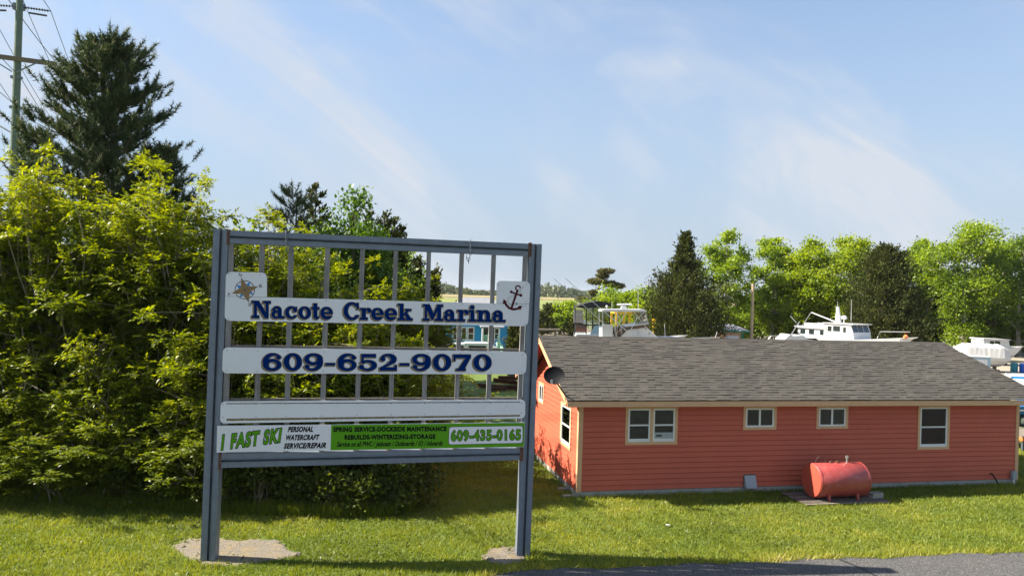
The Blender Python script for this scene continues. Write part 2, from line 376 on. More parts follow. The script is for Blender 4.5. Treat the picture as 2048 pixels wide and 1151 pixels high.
# ================================================================== SETTING
def sheet(name, pts, z, mat, kind='structure'):
    o = MB().add([(p[0], p[1], z) for p in pts], [tuple(range(len(pts)))]).build(name, mat)
    return tag(o, kind=kind)
sheet('ground', [(-2500, -400), (2500, -400), (2500, 4000), (-2500, 4000)], 0, M['soil'])
def road_edge(x): return 15.71 + (.1775 if x > .56 else .42) * (x - .56) + .05 * math.sin(x * 1.9) + .035 * math.sin(x * 4.7 + 1) + .02 * math.sin(x * 11.3)
xs = np.arange(-60, 60.01, .12)
mb = MB()
top = [(x, road_edge(x), .012) for x in xs] + [(x, 15.71 + .1775 * (x - .56) - 26.0, .012) for x in xs[::-1]]
n_ = len(xs)
mb.add(top, [(i, 2 * n_ - 1 - i, 2 * n_ - 2 - i, i + 1) for i in range(n_ - 1)])
road = mb.build('road', M['asphalt']); tag(road, kind='structure')
# tar seam across the road, seen at the bottom of the picture
sa, sb = ground(1700, 1127), ground(1752, 1151)
dseam = (sb - sa) / np.linalg.norm(sb - sa)
sp = [sa + dseam * t + np.array([.025 * math.sin(t * 7), 0, 0]) for t in np.arange(-.25, 2.2, .15)]
mb = MB(); nx = np.array([-dseam[1], dseam[0], 0])
vv = [p + nx * .035 for p in sp] + [p - nx * .035 for p in sp]
k_ = len(sp); mb.add([(p[0], p[1], .016) for p in vv], [(i, i + 1, k_ + i + 1, k_ + i) for i in range(k_ - 1)])
mb.build('seam', M['crack'], road)
# marina lot, creek, marsh
sheet('marina_lot', [(7, 50), (22, 36), (60, 36), (70, 64), (66, 100), (24, 128), (-6, 132), (0, 100), (3, 76)], .012, M['gravel'])
sheet('creek', [(-400, 136), (-10, 139), (30, 134), (70, 118), (200, 112), (500, 150), (500, 176), (90, 178), (30, 170), (-40, 166), (-400, 170)], .02, M['water'])
sheet('marsh', [(-2200, 168), (-40, 165), (30, 169), (90, 177), (500, 172), (2200, 200), (2200, 3800), (-2200, 3800)], .05, M['marsh'])
def blob(cx, cy, rx, ry, n=28, amp=.25, seed=0):
    r_ = np.random.default_rng(seed); ph = r_.uniform(0, 6.28, 4)
    out = []
    for i in range(n):
        t = 2 * math.pi * i / n
        k = 1 + amp * (math.sin(2 * t + ph[0]) * .5 + math.sin(3 * t + ph[1]) * .4 + math.sin(5 * t + ph[2]) * .3)
        out.append((cx + rx * k * math.cos(t), cy + ry * k * math.sin(t)))
    return out
for i, (px, py, rx, ry) in enumerate([(1146, 607, 14, 12), (1132, 601, 26, 20), (1165, 612, 7, 8), (1505, 640, 30, 12)]):
    p = ground(px, py); sheet('pond', blob(p[0], p[1], rx, ry, seed=i), .08, M['water'])
mb = MB()
for k, (y0, y1, h) in enumerate([(520, 560, .2), (575, 800, .4)]):
    pts = [(x, y0 + 14 * math.sin(x * .021 + k) + 8 * math.sin(x * .067)) for x in range(-900, 901, 25)]
    top = [(x, y, h) for x, y in pts] + [(x, y1, h) for x, y in pts[::-1]]
    mb.prism(top, (0, 0, -h + .06))
tag(mb.build('reed_bed', M['reed']), kind='structure')

# ================================================================== HOUSE (coral house with long shingle roof)
P0, P1 = ground(1155, 993), ground(2031, 966)
HA = math.atan2(P1[1] - P0[1], P1[0] - P0[0]); HL = float(np.linalg.norm(P1 - P0)); HD = 6.0
hu = np.array([math.cos(HA), math.sin(HA), 0]); hv = np.array([-hu[1], hu[0], 0])
def hf(px, py, v=0.0):     # pixel -> (u, z) on a plane parallel to the front wall
    q = on_plane(px, py, P0 + hv * v, hv) - P0; return float(q @ hu), float(q[2])
def hl(px, py):            # pixel -> (v, z) on the left wall
    q = on_plane(px, py, P0, hu) - P0; return float(q @ hv), float(q[2])
house = empty('coral_house', P0, HA, 'long single-storey coral red house with lap siding and grey shingle roof', 'house')
Z0, ZS = .16, 2.66
VE, ZE, VR, ZR = -.45, 2.86, HD / 2, 4.45
UL, UR_E, UR_R = -.53, 16.0, 15.03
# walls behind the siding and the footing
mb = MB(); mb.box2((.02, .02, .05), (HL - .02, .12, ZS)); mb.box2((.02, HD - .12, .05), (HL - .02, HD - .02, ZS))
mb.box2((.02, .13, .05), (.12, HD - .13, ZS)); mb.box2((HL - .12, .13, .05), (HL - .02, HD - .13, ZS))
for u0 in (.02, HL - .12):
    mb.prism([(u0, .13, ZS + .003), (u0, HD - .13, ZS + .003), (u0, VR, ZR - .22)], (.1, 0, 0))
mb.build('wall', M['siding'], house)
mb = MB(); mb.box2((-.03, -.03, -.15), (HL + .03, HD + .03, Z0 - .004)); mb.build('foundation', M['concrete'], house)
# windows: rect in wall coordinates (a0, z0, a1, z1), trim width
def P_f(a, o, z): return (a, -o, z)
def P_l(a, o, z): return (-o, a, z)
front_w, left_w = [], []
def fr(x0, y0, x1, y1):
    a0, z1 = hf(x0, y0); a1, z0 = hf(x1, y1); return [a0, z0, a1, z1]
W1 = fr(1251, 813, 1353, 887); W2 = fr(1486, 813, 1551, 858); W3 = fr(1632, 813, 1694, 856); W4 = fr(1835, 813, 1896, 897)
for w in (W1, W2, W3, W4): w[3] = ZS - .02
WL1 = [.72, 1.18, 1.86, 2.50]; WL2 = [4.0, 2.05, 4.72, 2.76]
def obox(mb, P, a0, a1, o0, o1, z0, z1): return mb.box2(P(a0, o0, z0), P(a1, o1, z1))
def make_window(rect, P, style, tw=.085):
    a0, z0, a1, z1 = rect
    w = MB()
    for (b0, b1, c0, c1) in ((a0, a0 + tw, z0 + tw, z1 - tw), (a1 - tw, a1, z0 + tw, z1 - tw), (a0, a1, z0, z0 + tw), (a0, a1, z1 - tw, z1)):
        obox(w, P, b0, b1, -.015, .048, c0, c1)
    if style == 'double':
        obox(w, P, (a0 + a1) / 2 - .045, (a0 + a1) / 2 + .045, -.015, .048, z0 + tw, z1 - tw)
    win = w.build('window', M['tan_trim'], house)
    lights = [(a0 + tw, a1 - tw)] if style != 'double' else [(a0 + tw, (a0 + a1) / 2 - .045), ((a0 + a1) / 2 + .045, a1 - tw)]
    y0, y1 = z0 + tw, z1 - tw; fw_ = .05
    for q, (b0, b1) in enumerate(lights):
        f = MB(); g_ = .002
        for (c0, c1, d0, d1) in ((b0 + g_, b0 + fw_, y0 + fw_, y1 - fw_), (b1 - fw_, b1 - g_, y0 + fw_, y1 - fw_), (b0 + g_, b1 - g_, y0 + g_, y0 + fw_), (b0 + g_, b1 - g_, y1 - fw_, y1 - g_)):
            obox(f, P, c0, c1, -.012, .040, d0, d1)
        f.build('frame', M['white'], win)
        s_ = MB(); i0, i1, j0, j1 = b0 + fw_, b1 - fw_, y0 + fw_, y1 - fw_
        if style == 'slider':
            mid = (i0 + i1) / 2; obox(s_, P, mid - .03, mid + .03, -.01, .034, j0 + .001, j1 - .001)
            panes = [(i0, mid - .03, j0, j1, M['glass']), (mid + .03, i1, j0, j1, M['glass'])]
        else:
            mid = (j0 + j1) / 2; obox(s_, P, i0 + .001, i1 - .001, -.01, .034, mid - .022, mid + .022)
            s2_ = MB(); obox(s2_, P, i0 + .001, i1 - .001, -.01, .028, j0 + .001, j0 + .04); s2_.build('sash_rail', M['white'], win)
            panes = [(i0, i1, mid + .022, j1, M['glass']), (i0, i1, j0 + .04, mid - .022, M['glass'])]
        s_.build('sash', M['white'], win)
        for (c0, c1, d0, d1, mm) in panes:
            p_ = MB(); obox(p_, P, c0 + .001, c1 - .001, .010, .014, d0 + .001, d1 - .001); p_.build('pane', mm, win)
        bl = MB(); obox(bl, P, i0 + .002, i1 - .002, -.013, -.009, j0 + .002, j1 - .002)
        bl.build('pane_backing', M['room'] if style == 'slider' else M['pane_backing'], win)  # backing panel; behind sliders the room's dimness is put into its colour
        if style == 'double' and q == 1:
            fan = MB(); obox(fan, P, i0 + .01, i1 - .01, .016, .03, j0 + .045, j0 + .22); fn = fan.build('window_fan', M['grey_box'], win)
            fan = MB(); obox(fan, P, i0 + .06, i0 + .24, .0305, .034, j0 + .10, j0 + .15); fan.build('fan_slot', M['dark'], win)
        if style == 'double' and q == 0:
            cu_ = MB(); obox(cu_, P, i0 + .01, i0 + .16, -.007, -.003, j0 + .05, j1 - .01); cu_.build('curtain_and_reflection', M['plank'], win)
        if style == 'pale_reflection':
            cu_ = MB(); obox(cu_, P, i0 + .04, i0 + .30, -.007, -.003, mid + .2, j1 - .01); cu_.build('curtain_and_reflection', M['tarp'], win)  # white sheet painted in place of a bright reflection on the pane
    return win
make_window(W1, P_f, 'double'); make_window(W2, P_f, 'slider'); make_window(W3, P_f, 'slider'); make_window(W4, P_f, 'pale_reflection')
make_window(WL1, P_l, 'hung'); make_window(WL2, P_l, 'slider', .07)
# lap siding: every course is a wedge board, cut at the windows
NR = 16; EXP = (ZS - Z0) / NR
def siding_board(P, a0, a1, z, b0=None, b1=None):
    """a0..a1 at the bottom edge, b0..b1 at the top edge"""
    b0 = a0 if b0 is None else b0; b1 = a1 if b1 is None else b1
    zt = z + EXP * 1.0
    vs = [P(a0, .042, z + .012), P(a1, .042, z + .012), P(b1, .012, zt - .001), P(b0, .012, zt - .001), P(a0, .0, z + .012), P(a1, .0, z + .012), P(b1, .0, zt - .001), P(b0, .0, zt - .001)]
    MB().add(vs, [(0, 1, 2, 3), (4, 7, 6, 5), (0, 4, 5, 1), (1, 5, 6, 2), (2, 6, 7, 3), (3, 7, 4, 0)]).build('siding_board', M['siding'], house)
def course(P, a0, a1, z, wins, slope=None):
    segs = [(a0, a1)]
    for (w0, y0, w1, y1) in wins:
        if z + EXP * .5 > y0 and z + EXP * .5 < y1:
            ns = []
            for s0, s1 in segs:
                if w1 - .06 <= s0 or w0 + .06 >= s1: ns.append((s0, s1)); continue
                if w0 + .06 - s0 > .02: ns.append((s0, w0 + .06))
                if s1 - (w1 - .06) > .02: ns.append((w1 - .06, s1))
            segs = ns
    for s0, s1 in segs: siding_board(P, s0, s1, z)
for i in range(NR):
    z = Z0 + i * EXP
    # long courses are made of two lengths butted together
    j = 4.9 + 5.2 * ((i * 0.618) % 1)
    course(P_f, .095, j - .0015, z, [W1, W2, W3, W4]); course(P_f, j + .0015, HL - .085, z, [W1, W2, W3, W4])
    course(P_l, .095, HD - .09, z, [WL1, WL2])
gs = (ZR - .1 - ZS) / (HD / 2)
z = ZS
while z < ZR - .35:
    a = (z - ZS) / gs; b_ = (z + EXP - ZS) / gs
    if b_ < HD / 2: siding_board(P_l, a, HD - a, z, b_, HD - b_)
    z += EXP
# corner trim
mb = MB(); mb.box2((-.045, -.045, Z0 - .02), (.092, -.001, ZS - .005)); mb.box2((-.045, 0, Z0 - .02), (-.001, .092, ZS - .005)); mb.build('corner_trim', M['tan_trim'], house)
mb = MB(); mb.box2((HL - .082, -.045, Z0 - .02), (HL + .045, -.001, ZS - .005)); mb.box2((HL + .001, 0, Z0 - .02), (HL + .045, .092, ZS - .005)); mb.build('corner_trim', M['tan_trim'], house)
# eaves
mb = MB(); mb.box2((UL + .02, VE + .005, ZS + .012), (UR_E - .05, VE + .035, ZE - .028)); mb.build('fascia', M['tan_trim'], house)
mb = MB(); mb.box2((UL + .03, VE + .037, ZS + .002), (HL + .5, .015, ZS + .014)); mb.build('soffit', M['siding'], house)
SL = math.hypot(VR - VE, ZR - ZE); TH = math.atan2(ZR - ZE, VR - VE); cT, sT = math.cos(TH), math.sin(TH)
def slope_pt(u, s, n): return (u, VE + s * cT - n * sT, ZE + s * sT + n * cT)
def right_edge(s): return UR_E + (UR_R - UR_E) * s / SL
mb = MB()
top = [slope_pt(UL, 0, 0), slope_pt(right_edge(0), 0, 0), slope_pt(right_edge(SL), SL, 0), slope_pt(UL, SL, 0)]
bot = [slope_pt(UL, 0.03, -.03), slope_pt(right_edge(0), 0.03, -.03), slope_pt(right_edge(SL), SL, -.03), slope_pt(UL, SL, -.03)]
mb.add(top + bot, [(0, 1, 2, 3), (7, 6, 5, 4), (0, 4, 5, 1), (1, 5, 6, 2), (2, 6, 7, 3), (3, 7, 4, 0)])
mb.build('roof_deck', M['dark_plank'], house)
VB = HD + .45; top = [(UL, VR + .002, ZR), (UR_R, VR + .002, ZR), (UR_E, VB, ZE), (UL, VB, ZE)]
MB().prism(top, (0, 0, -.05)).build('back_slope', M['shingle'], house)
# right end closure (hip-like slanted end)
MB().prism([(UR_E - .02, VE + .05, ZE - .07), (UR_E - .02, VB - .05, ZE - .07), (UR_R - .02, VR, ZR - .06)], (-.03, 0, 0)).build('end_slope', M['siding'], house)
# rake boards and rake soffit on the left gable
def slope_bar(u0, u1, n0, n1, s0, s1, back=False):
    pts = []
    for s in (s0, s1):
        for u in (u0, u1):
            for n in (n0, n1):
                x, y, z = slope_pt(u, s, n); pts.append((x, HD - y if back else y, z))
    return pts
BF = [(0, 1, 3, 2), (4, 6, 7, 5), (0, 4, 5, 1), (2, 3, 7, 6), (0, 2, 6, 4), (1, 5, 7, 3)]
for bk in (False, True):
    MB().add(slope_bar(UL + .005, UL + .035, -.21, -.033, .04, SL - .004, bk), BF).build('rake_board', M['tan_trim'], house)
    MB().add(slope_bar(UL + .037, -.002, -.10, -.085, .1, SL - .05, bk), BF).build('rake_soffit', M['siding'], house)
# shingles: the 300 largest as single tabs, the others as one part
EXPO, TW = .14, .25
variants = []
vr = np.random.default_rng(5)
def tab_geo(w, th, e=EXPO + .05): # local: x along eave, y up slope
    g_ = .004
    vs = [(g_, 0, 0), (w - g_, 0, 0), (w - g_, e, .0), (g_, e, .0), (g_, 0, th), (w - g_, 0, th), (w - g_, e, .004), (g_, e, .004)]
    return vs, [(3, 2, 1, 0), (4, 5, 6, 7), (0, 1, 5, 4), (1, 2, 6, 5), (2, 3, 7, 6), (3, 0, 4, 7)]
for i in range(9):
    vs, fs = tab_geo(TW, .012 + .007 * (i % 3))
    me = bpy.data.meshes.new('shingle'); me.from_pydata(vs, [], fs); me.materials.append(M['shingle'])
    at_ = me.attributes.new('tint', 'FLOAT', 'FACE'); at_.data.foreach_set('value', [i / 8.0] * 6); variants.append(me)
rest = MB(); NC = int(SL / EXPO); single = 0
RM = Matrix.Rotation(TH, 4, 'X')
for i in range(NC + 1):
    s = i * EXPO - .02; e = min(EXPO + .05, SL - s)
    u = UL - .01 - TW * vr.uniform(.1, .9); re = right_edge(max(s, 0)) + .01
    while u < re:
        u0, u1 = max(u, UL - .012), min(u + TW, re)
        if u1 - u0 > .05:
            full = (u1 - u0) > TW - 1e-6
            if full and single < 300 and i < 8:
                o = bpy.data.objects.new('shingle', variants[vr.integers(9)]); link(o, house)
                o.location = slope_pt(u0, s, .002 + .0002 * (i % 2)); o.rotation_euler = (TH, 0, 0); single += 1
            else:
                th = .012 + .007 * vr.integers(3)
                vs, fs = tab_geo(u1 - u0, th, e)
                rest.add([slope_pt(u0 + x, s + y, .002 + z) for x, y, z in vs], fs, float(vr.random()))
        u += TW
tag(rest.build('shingle_field', M['shingle'], house), kind='stuff')
mb = MB(); u = UL - .012
while u < UR_R:
    w_ = min(.3, UR_R - u)
    mb.add([(u, VR - .13, ZR - .045), (u + w_ - .004, VR - .13, ZR - .045), (u + w_ - .004, VR, ZR + .03), (u, VR, ZR + .03), (u, VR + .13, ZR - .045), (u + w_ - .004, VR + .13, ZR - .045)],
           [(0, 1, 2, 3), (3, 2, 5, 4)], float(vr.random() * .5)); u += .3
mb.build('ridge_cap', M['shingle'], house)
# vent hood, hose, utility box on the front wall
def front_pt(px, py, o=0.0): a, z = hf(px, py); return (a, -o, z)
a0, z1 = hf(1487, 949); a1, z0 = hf(1508, 972)
mb = MB(); mb.prism([(a0, -.03, z1), (a0, -.03, z0), (a0, -.20, z0), (a0, -.07, z1)], (a1 - a0, 0, 0)); vh = mb.build('vent_hood', M['grey_box'], house)
mb = MB(); mb.box2((a0 - .03, -.036, z0 - .03), (a1 + .03, -.004, z1 + .03)); mb.build('vent_flange', M['brown'], vh)
def wpt(u, v, z): return P0 + hu * u + hv * v + np.array([0, 0, z])
# satellite dish on the left rake
dh = slope_pt(UL, .25, .0); dq = Vector(wpt(*dh))
dish = empty('satellite_dish', dq, 0, 'black oval satellite dish on bracket at left roof corner', 'dish')
dc = np.array(on_plane(1109, 751, P0 + hv * (VE - .1), hv)) - np.array(dq)
mb = MB(); nv = Vector((-.25, -.93, .28)).normalized(); ax = nv.cross(Vector((0, 0, 1))).normalized(); ay = ax.cross(nv)
rings = []; K = 28
for (rr, dd) in ((0, 0), (.35, .008), (.7, .03), (1, .065)): rings.append((rr, dd))
vs = []
for rr, dd in rings:
    for j in range(K):
        t = 2 * math.pi * j / K; p = Vector(dc) + ax * (.30 * rr * math.cos(t)) + ay * (.255 * rr * math.sin(t)) + nv * dd; vs.append(p)
fs = [(i * K + j, i * K + (j + 1) % K, (i + 1) * K + (j + 1) % K, (i + 1) * K + j) for i in range(3) for j in range(K)]
mb.add(vs, fs); mb.add([Vector(v) - nv * .02 for v in vs], fs)
o = len(vs) - K; mb.f += [(o + j, o + (j + 1) % K, 2 * len(vs) - K + (j + 1) % K, 2 * len(vs) - K + j) for j in range(K)]
mb.build('reflector', M['black'], dish, smooth=False)
mb = MB(); tip = Vector(dc) - nv * .01; arm = Vector(dc) + nv * .06 - ay * .19
mb.tube([tuple(Vector(dc) - nv * .02), tuple(Vector(dc) - nv * .12 - ay * .1), tuple(Vector((.02, -.02, .0)))], .025, .025, 8); mb.build('mast', M['brown'], dish)
mb = MB(); mb.tube([tuple(Vector(dc) - ay * .24 + nv * .04), tuple(Vector(dc) - ay * .27 + nv * .30)], .012, k=6)
mb.box(tuple(Vector(dc) - ay * .22 + nv * .33), (.06, .07, .10)); mb.build('feed_horn', M['chrome'], dish)
mb = MB(); mb.box((.03, .0, -.06), (.05, .12, .16)); mb.build('bracket', M['brown'], dish)
# ------------------------------------------------------------------ oil tank beside the wall
tl = ground(1622, 1002); tr = ground(1727, 994)
tv = -1.05                                    # metres in front of the wall
u0, zc = hf(1622, 960, tv); u1, _ = hf(1722, 958, tv); TR = .50; TZ = .085 + TR
tank = empty('oil_tank', wpt((u0 + u1) / 2, tv, 0), HA, 'faded red horizontal oil tank on short legs by the coral wall', 'tank')
Lh = (u1 - u0) / 2 - .02
mb = MB(); mb.lathe((0, 0, TZ), [(TR - .012, -Lh), (TR, -Lh + .012), (TR, Lh - .012), (TR - .012, Lh)], 40, 'x'); o = mb.build('shell', M['tank'], tank, smooth=False)
for p in o.data.polygons: p.use_smooth = len(p.vertices) == 4
for sx in (-1, 1):
    mb = MB(); mb.lathe((sx * Lh, 0, TZ), [(TR - .015, sx * .001), (TR - .025, sx * .022), (TR - .16, sx * .034), (.05, sx * .04)], 40, 'x'); mb.build('end_cap', M['tank_end'], tank)
    mb = MB(); mb.lathe((sx * (Lh - .05), 0, TZ), [(TR + .001, -.012), (TR + .006, -.012), (TR + .006, .012), (TR + .001, .012)], 40, 'x'); mb.build('weld_band', M['tank'], tank)
    for sy in (-1, 1):
        mb = MB(); mb.bar((sx * (Lh - .35), sy * .33, TZ - .30), (sx * (Lh - .35), sy * .36, .062), .07, .07); mb.build('leg', M['tank'], tank)
mb = MB(); mb.cyl((Lh * .42, 0, TZ + TR - .01), (Lh * .42, 0, TZ + TR + .12), .028); mb.cyl((Lh * .42, 0, TZ + TR + .12), (Lh * .42, 0, TZ + TR + .2), .045)
mb.build('fill_pipe', M['chrome'], tank)
for xb, rb in ((-Lh * .25, .04), (Lh * .02, .05)): MB().cyl((xb, 0, TZ + TR - .01), (xb, 0, TZ + TR + .045), rb).build('bung', M['rust'], tank)
mb = MB(); mb.tube([(-Lh * .62 + .17 * math.cos(t) * 1, .05, TZ + TR - .03 + .22 * math.sin(t)) for t in np.linspace(0, math.pi, 9)], .01, k=5); mb.build('fuel_line', M['brown'], tank)
# wooden pallet under the tank
pal = empty('wood_pallet', wpt((u0 + u1) / 2, tv, 0), HA, 'weathered slatted wooden pallet lying under the red oil tank', 'pallet')
pa, pb = -(u1 - u0) / 2 - .55, (u1 - u0) / 2 + .55
for k in range(11):
    y = -.62 + k * .125; MB().box2((pa, y, .035), (pb, y + .095, .058 + .003 * (k % 3))).build('slat', M['dark_plank'] if k % 3 else M['plank'], pal)
for k in range(4):
    x = pa + .06 + k * (pb - pa - .16) / 3; MB().box2((x, -.60, 0), (x + .08, .72, .034)).build('bearer', M['dark_plank'], pal)
cbp = wpt(u1 + .42, tv - .12, 0)
cb = empty('concrete_block', cbp, HA + .15, 'grey concrete block on ground right of the oil tank', 'block')
mb = MB(); mb.box2((-.2, -.1, 0), (.2, -.06, .2)); mb.box2((-.2, .06, 0), (.2, .1, .2))
for x in (-.2, -.02, .16): mb.box2((x, -.058, 0), (x + .04, .058, .2))
mb.build('shell', M['concrete'], cb)
# hose and small meter box by the right corner
hp = np.array(wpt(hf(1978, 955)[0], -.06, 0))
mb = MB(); mb.tube([(0, .05, .38), (.04, -.03, .36), (.12, -.1, .18), (.2, -.14, .01)], .022, k=7); o = mb.build('drain_hose', M['black'], None); o.location = hp; o.rotation_euler.z = HA
tag(o, 'short black drain hose bending from wall to grass near right corner', 'hose')
bp = wpt(hf(2021, 960)[0], -.12, 0)
ub = empty('meter_post', bp, HA, 'small grey utility box on white pipe by right house corner', 'utility box')
MB().cyl((0, 0, -.05), (0, 0, .2), .035).build('pipe', M['white'], ub); MB().box((0, 0, .32), (.15, .1, .26)).build('box', M['grey_box'], ub)
for k, (px, py, s) in enumerate([(1135, 978, .32), (1143, 992, .28)]):
    p = ground(px, py); o = MB().prism([(-s, -.07, .05), (s, -.09, .055), (s * .9, .09, .05), (-s * .9, .08, .05)], (0, 0, -.05)).build('paving_slab', M['concrete'], None)
    o.location = p; o.rotation_euler.z = .1 + .2 * k; tag(o, ['flat stone slab in grass left of the house corner', 'flat stone slab at the very foot of the house corner'][k], 'slab')

# ================================================================== MARINA SIGN
SA, SB = ground(415, 1123), ground(1047, 1113)
sdir = (SB - SA) / np.linalg.norm(SB - SA)
snrm = np.array([sdir[1], -sdir[0], 0.0])           # towards the camera
def S(px, py, o=0.0): return on_plane(px, py, SA + snrm * o, snrm) - SA
sign = empty('marina_sign', SA, 0, 'tall steel-framed roadside sign with white lettered boards on two posts', 'sign')
def sprism(mb, px_poly, o, thick): return mb.prism([S(x, y, o) for x, y in px_poly], tuple(-snrm * thick))
def lerp(a, b, t): return a + (b - a) * t
def strip(q, t0, t1, vertical=True):
    """q = four pixel corners tl,tr,br,bl ; a strip of it across its width (posts) or height (beams)"""
    tl, tr, br, bl = [np.array(p, float) for p in q]
    if vertical: return [lerp(tl, tr, t0), lerp(tl, tr, t1), lerp(bl, br, t1), lerp(bl, br, t0)]
    return [lerp(tl, bl, t0), lerp(tr, br, t0), lerp(tr, br, t1), lerp(tl, bl, t1)]
def steel_section(name, q, vertical, depth=.30):
    sec = MB()
    sprism(sec, strip(q, 0, .43, vertical), 0, depth); sprism(sec, strip(q, .60, 1, vertical), 0, depth)
    sprism(sec, strip(q, .39, .432, vertical), .016, .014); sprism(sec, strip(q, .598, .63, vertical), .010, .008)
    part = sec.build(name, M['steel'], sign)
    g_ = MB(); sprism(g_, strip(q, .432, .598, vertical), -.05, depth - .1); g_.build('groove', M['steel_dark'], part)
    return part
pl_ = steel_section('post', [(427, 457), (457, 459), (430, 1127), (400, 1127)], True)
pr_ = steel_section('post', [(1059, 487), (1084, 488), (1060, 1116), (1033, 1116)], True)
steel_section('beam', [(458.5, 460), (1058, 487), (1058, 512), (458.5, 486)], False, .22)
steel_section('beam', [(441, 907), (1042, 895), (1041, 919), (440, 935)], False, .22)
# rusty weld plates where beams meet posts
for (x0, y0, x1, y1) in ((454, 459, 460, 489), (1057, 485, 1064, 513), (437, 906, 443, 938), (1040, 893, 1047, 921)):
    mb = MB(); sprism(mb, [(x0, y0), (x1, y0), (x1 - 1, y1), (x0 - 1, y1)], .006, .02); mb.build('weld_plate', M['rust'], sign)
# wooden uprights
tops = [462, 524, 582, 655, 725, 792, 858, 924, 988, 1051]; bots = [447.5, 509.5, 571, 642, 711, 778, 845, 910, 973, 1036]
for k, (xt, xb) in enumerate(zip(tops, bots)):
    f = (xt - 457) / 602.0; yt = lerp(486, 512, f) + 1; yb = lerp(908, 895.5, f)
    w = lerp(9.6, 8.6, f); mb = MB()
    sprism(mb, [(xt - w / 2, yt), (xt + w / 2, yt), (xb + w / 2, yb), (xb - w / 2, yb)], -.012, .09)
    mb.build('upright', M['upright'], sign)
# nailer rails behind the boards
for (yl, yr, h) in ((689, 697, 5), (796, 794, 5)):
    mb = MB(); sprism(mb, [(452, yl), (1046, yr), (1046, yr + h), (452, yl + h)], -.104, .04); mb.build('rail', M['plank'], sign)
def rounded(px, r, n=6):
    """round the corners of a pixel polygon; r is one radius per corner"""
    out = []; m_ = len(px)
    for i in range(m_):
        p = np.array(px[i], float); a = np.array(px[i - 1], float); b = np.array(px[(i + 1) % m_], float)
        if r[i] == 0: out.append(tuple(p)); continue
        da = (a - p) / np.linalg.norm(a - p); db = (b - p) / np.linalg.norm(b - p)
        for k in range(n + 1):
            t = k / n; q = p + da * r[i] * (1 - t) ** 2 + db * r[i] * t ** 2; out.append(tuple(q))
    return out
OB = .030   # front of the boards
def board(name, px, rad, mat=None):
    mb = MB(); sprism(mb, rounded(px, rad), OB, .028); return mb.build(name, mat or M['board'], sign)
nb = board('name_board', [(452, 543), (533.5, 545), (533.5, 594), (993, 606.5), (993.5, 561), (1061, 562.5), (1056, 652), (449, 641)], [12, 12, 0, 0, 9, 12, 12, 12])
mb = MB(); sprism(mb, [(450.5, 591.6), (533.5, 593.6), (533.5, 594.2), (450.5, 592.2)], OB + .0014, .001); sprism(mb, [(993, 605.8), (1059, 607.2), (1059, 607.9), (993, 606.5)], OB + .0014, .001); mb.build('joint', M['gold'], nb)
pb_ = board('phone_board', [(446, 694), (1054, 703), (1052, 748), (444, 746)], [11, 11, 11, 11])
bb_ = board('blank_board', [(441.5, 802), (1051, 798.5), (1050, 836), (440, 846)], [10, 10, 10, 10])
mb = MB(); sprism(mb, [(453, 805.5), (1040, 802.5), (1040, 804.3), (453, 807.5)], OB + .0014, .001); mb.build('grime', M['dirt'], bb_)
mb = MB(); sprism(mb, [(453, 836.5), (1040, 828.8), (1040, 832), (453, 841)], OB + .0014, .001); mb.build('algae_line', M['algae'], bb_)
bn = board('banner_board', [(434.5, 851), (1050, 844), (1048, 893), (433, 904)], [0, 0, 0, 0])
mb = MB(); sprism(mb, [(662.5, 848.9), (1049.6, 844.6), (1047.6, 892.4), (661, 899.6)], OB + .0014, .001); mb.build('green_panel', M['lime'], bn)
mb = MB(); sprism(mb, rounded([(897.9, 852.6), (1046.2, 850.2), (1045.8, 885.6), (896.8, 888.8)], [5] * 4), OB + .0028, .001); mb.build('panel_edge', M['print_black'], bn)
mb = MB(); sprism(mb, rounded([(898.7, 853.4), (1045.3, 851), (1045, 884.8), (897.6, 888)], [5] * 4), OB + .0042, .001); mb.build('number_panel', M['print_white'], bn)
def screws(bd, pts):
    mb = MB()
    for x, y in pts: sprism(mb, [(x + .9 * math.cos(t), y + .9 * math.sin(t)) for t in np.linspace(0, 5.5, 7)], OB + .004, .004)
    mb.build('screws', M['steel_dark'], bd)
screws(nb, [(458, 547), (521, 549), (458, 595), (520, 597), (456, 637), (519, 638), (997, 569), (1053, 567.5), (996, 600), (1052, 603.5), (1051, 611.5), (1050, 648)]
       + [(x, 599 + (x - 580) * .0242) for x in (580, 652, 722, 791, 858, 925, 988)] + [(x, 639 + (x - 520) * .0195) for x in (579, 650, 719, 787, 855, 921, 984)])
screws(pb_, [(x, 700 + (x - 454) * .0145) for x in (454, 516, 576, 648, 719, 787, 855, 921, 985, 1045)] + [(x, 741 + (x - 454) * .004) for x in (452, 514, 574, 646, 717, 785, 852, 918, 983, 1044)])
screws(bb_, [(x, 808 - (x - 446) * .0045) for x in (446, 512, 572, 644, 714, 783, 850, 917, 981, 1043)] + [(x, 833.5 - (x - 446) * .014) for x in (446, 512, 572, 643, 713, 782, 849, 916, 980, 1043)])
for x, y in ((774, 899), (841, 898), (906, 896.6), (970, 895.2), (1033, 893.8)):
    mb = MB(); sprism(mb, [(x - 1.4, y - 3), (x + 1.4, y - 3), (x + 1.4, y + 2.2), (x - 1.4, y + 2.2)], .028, .03); mb.build('peg', M['tan_trim'], sign)

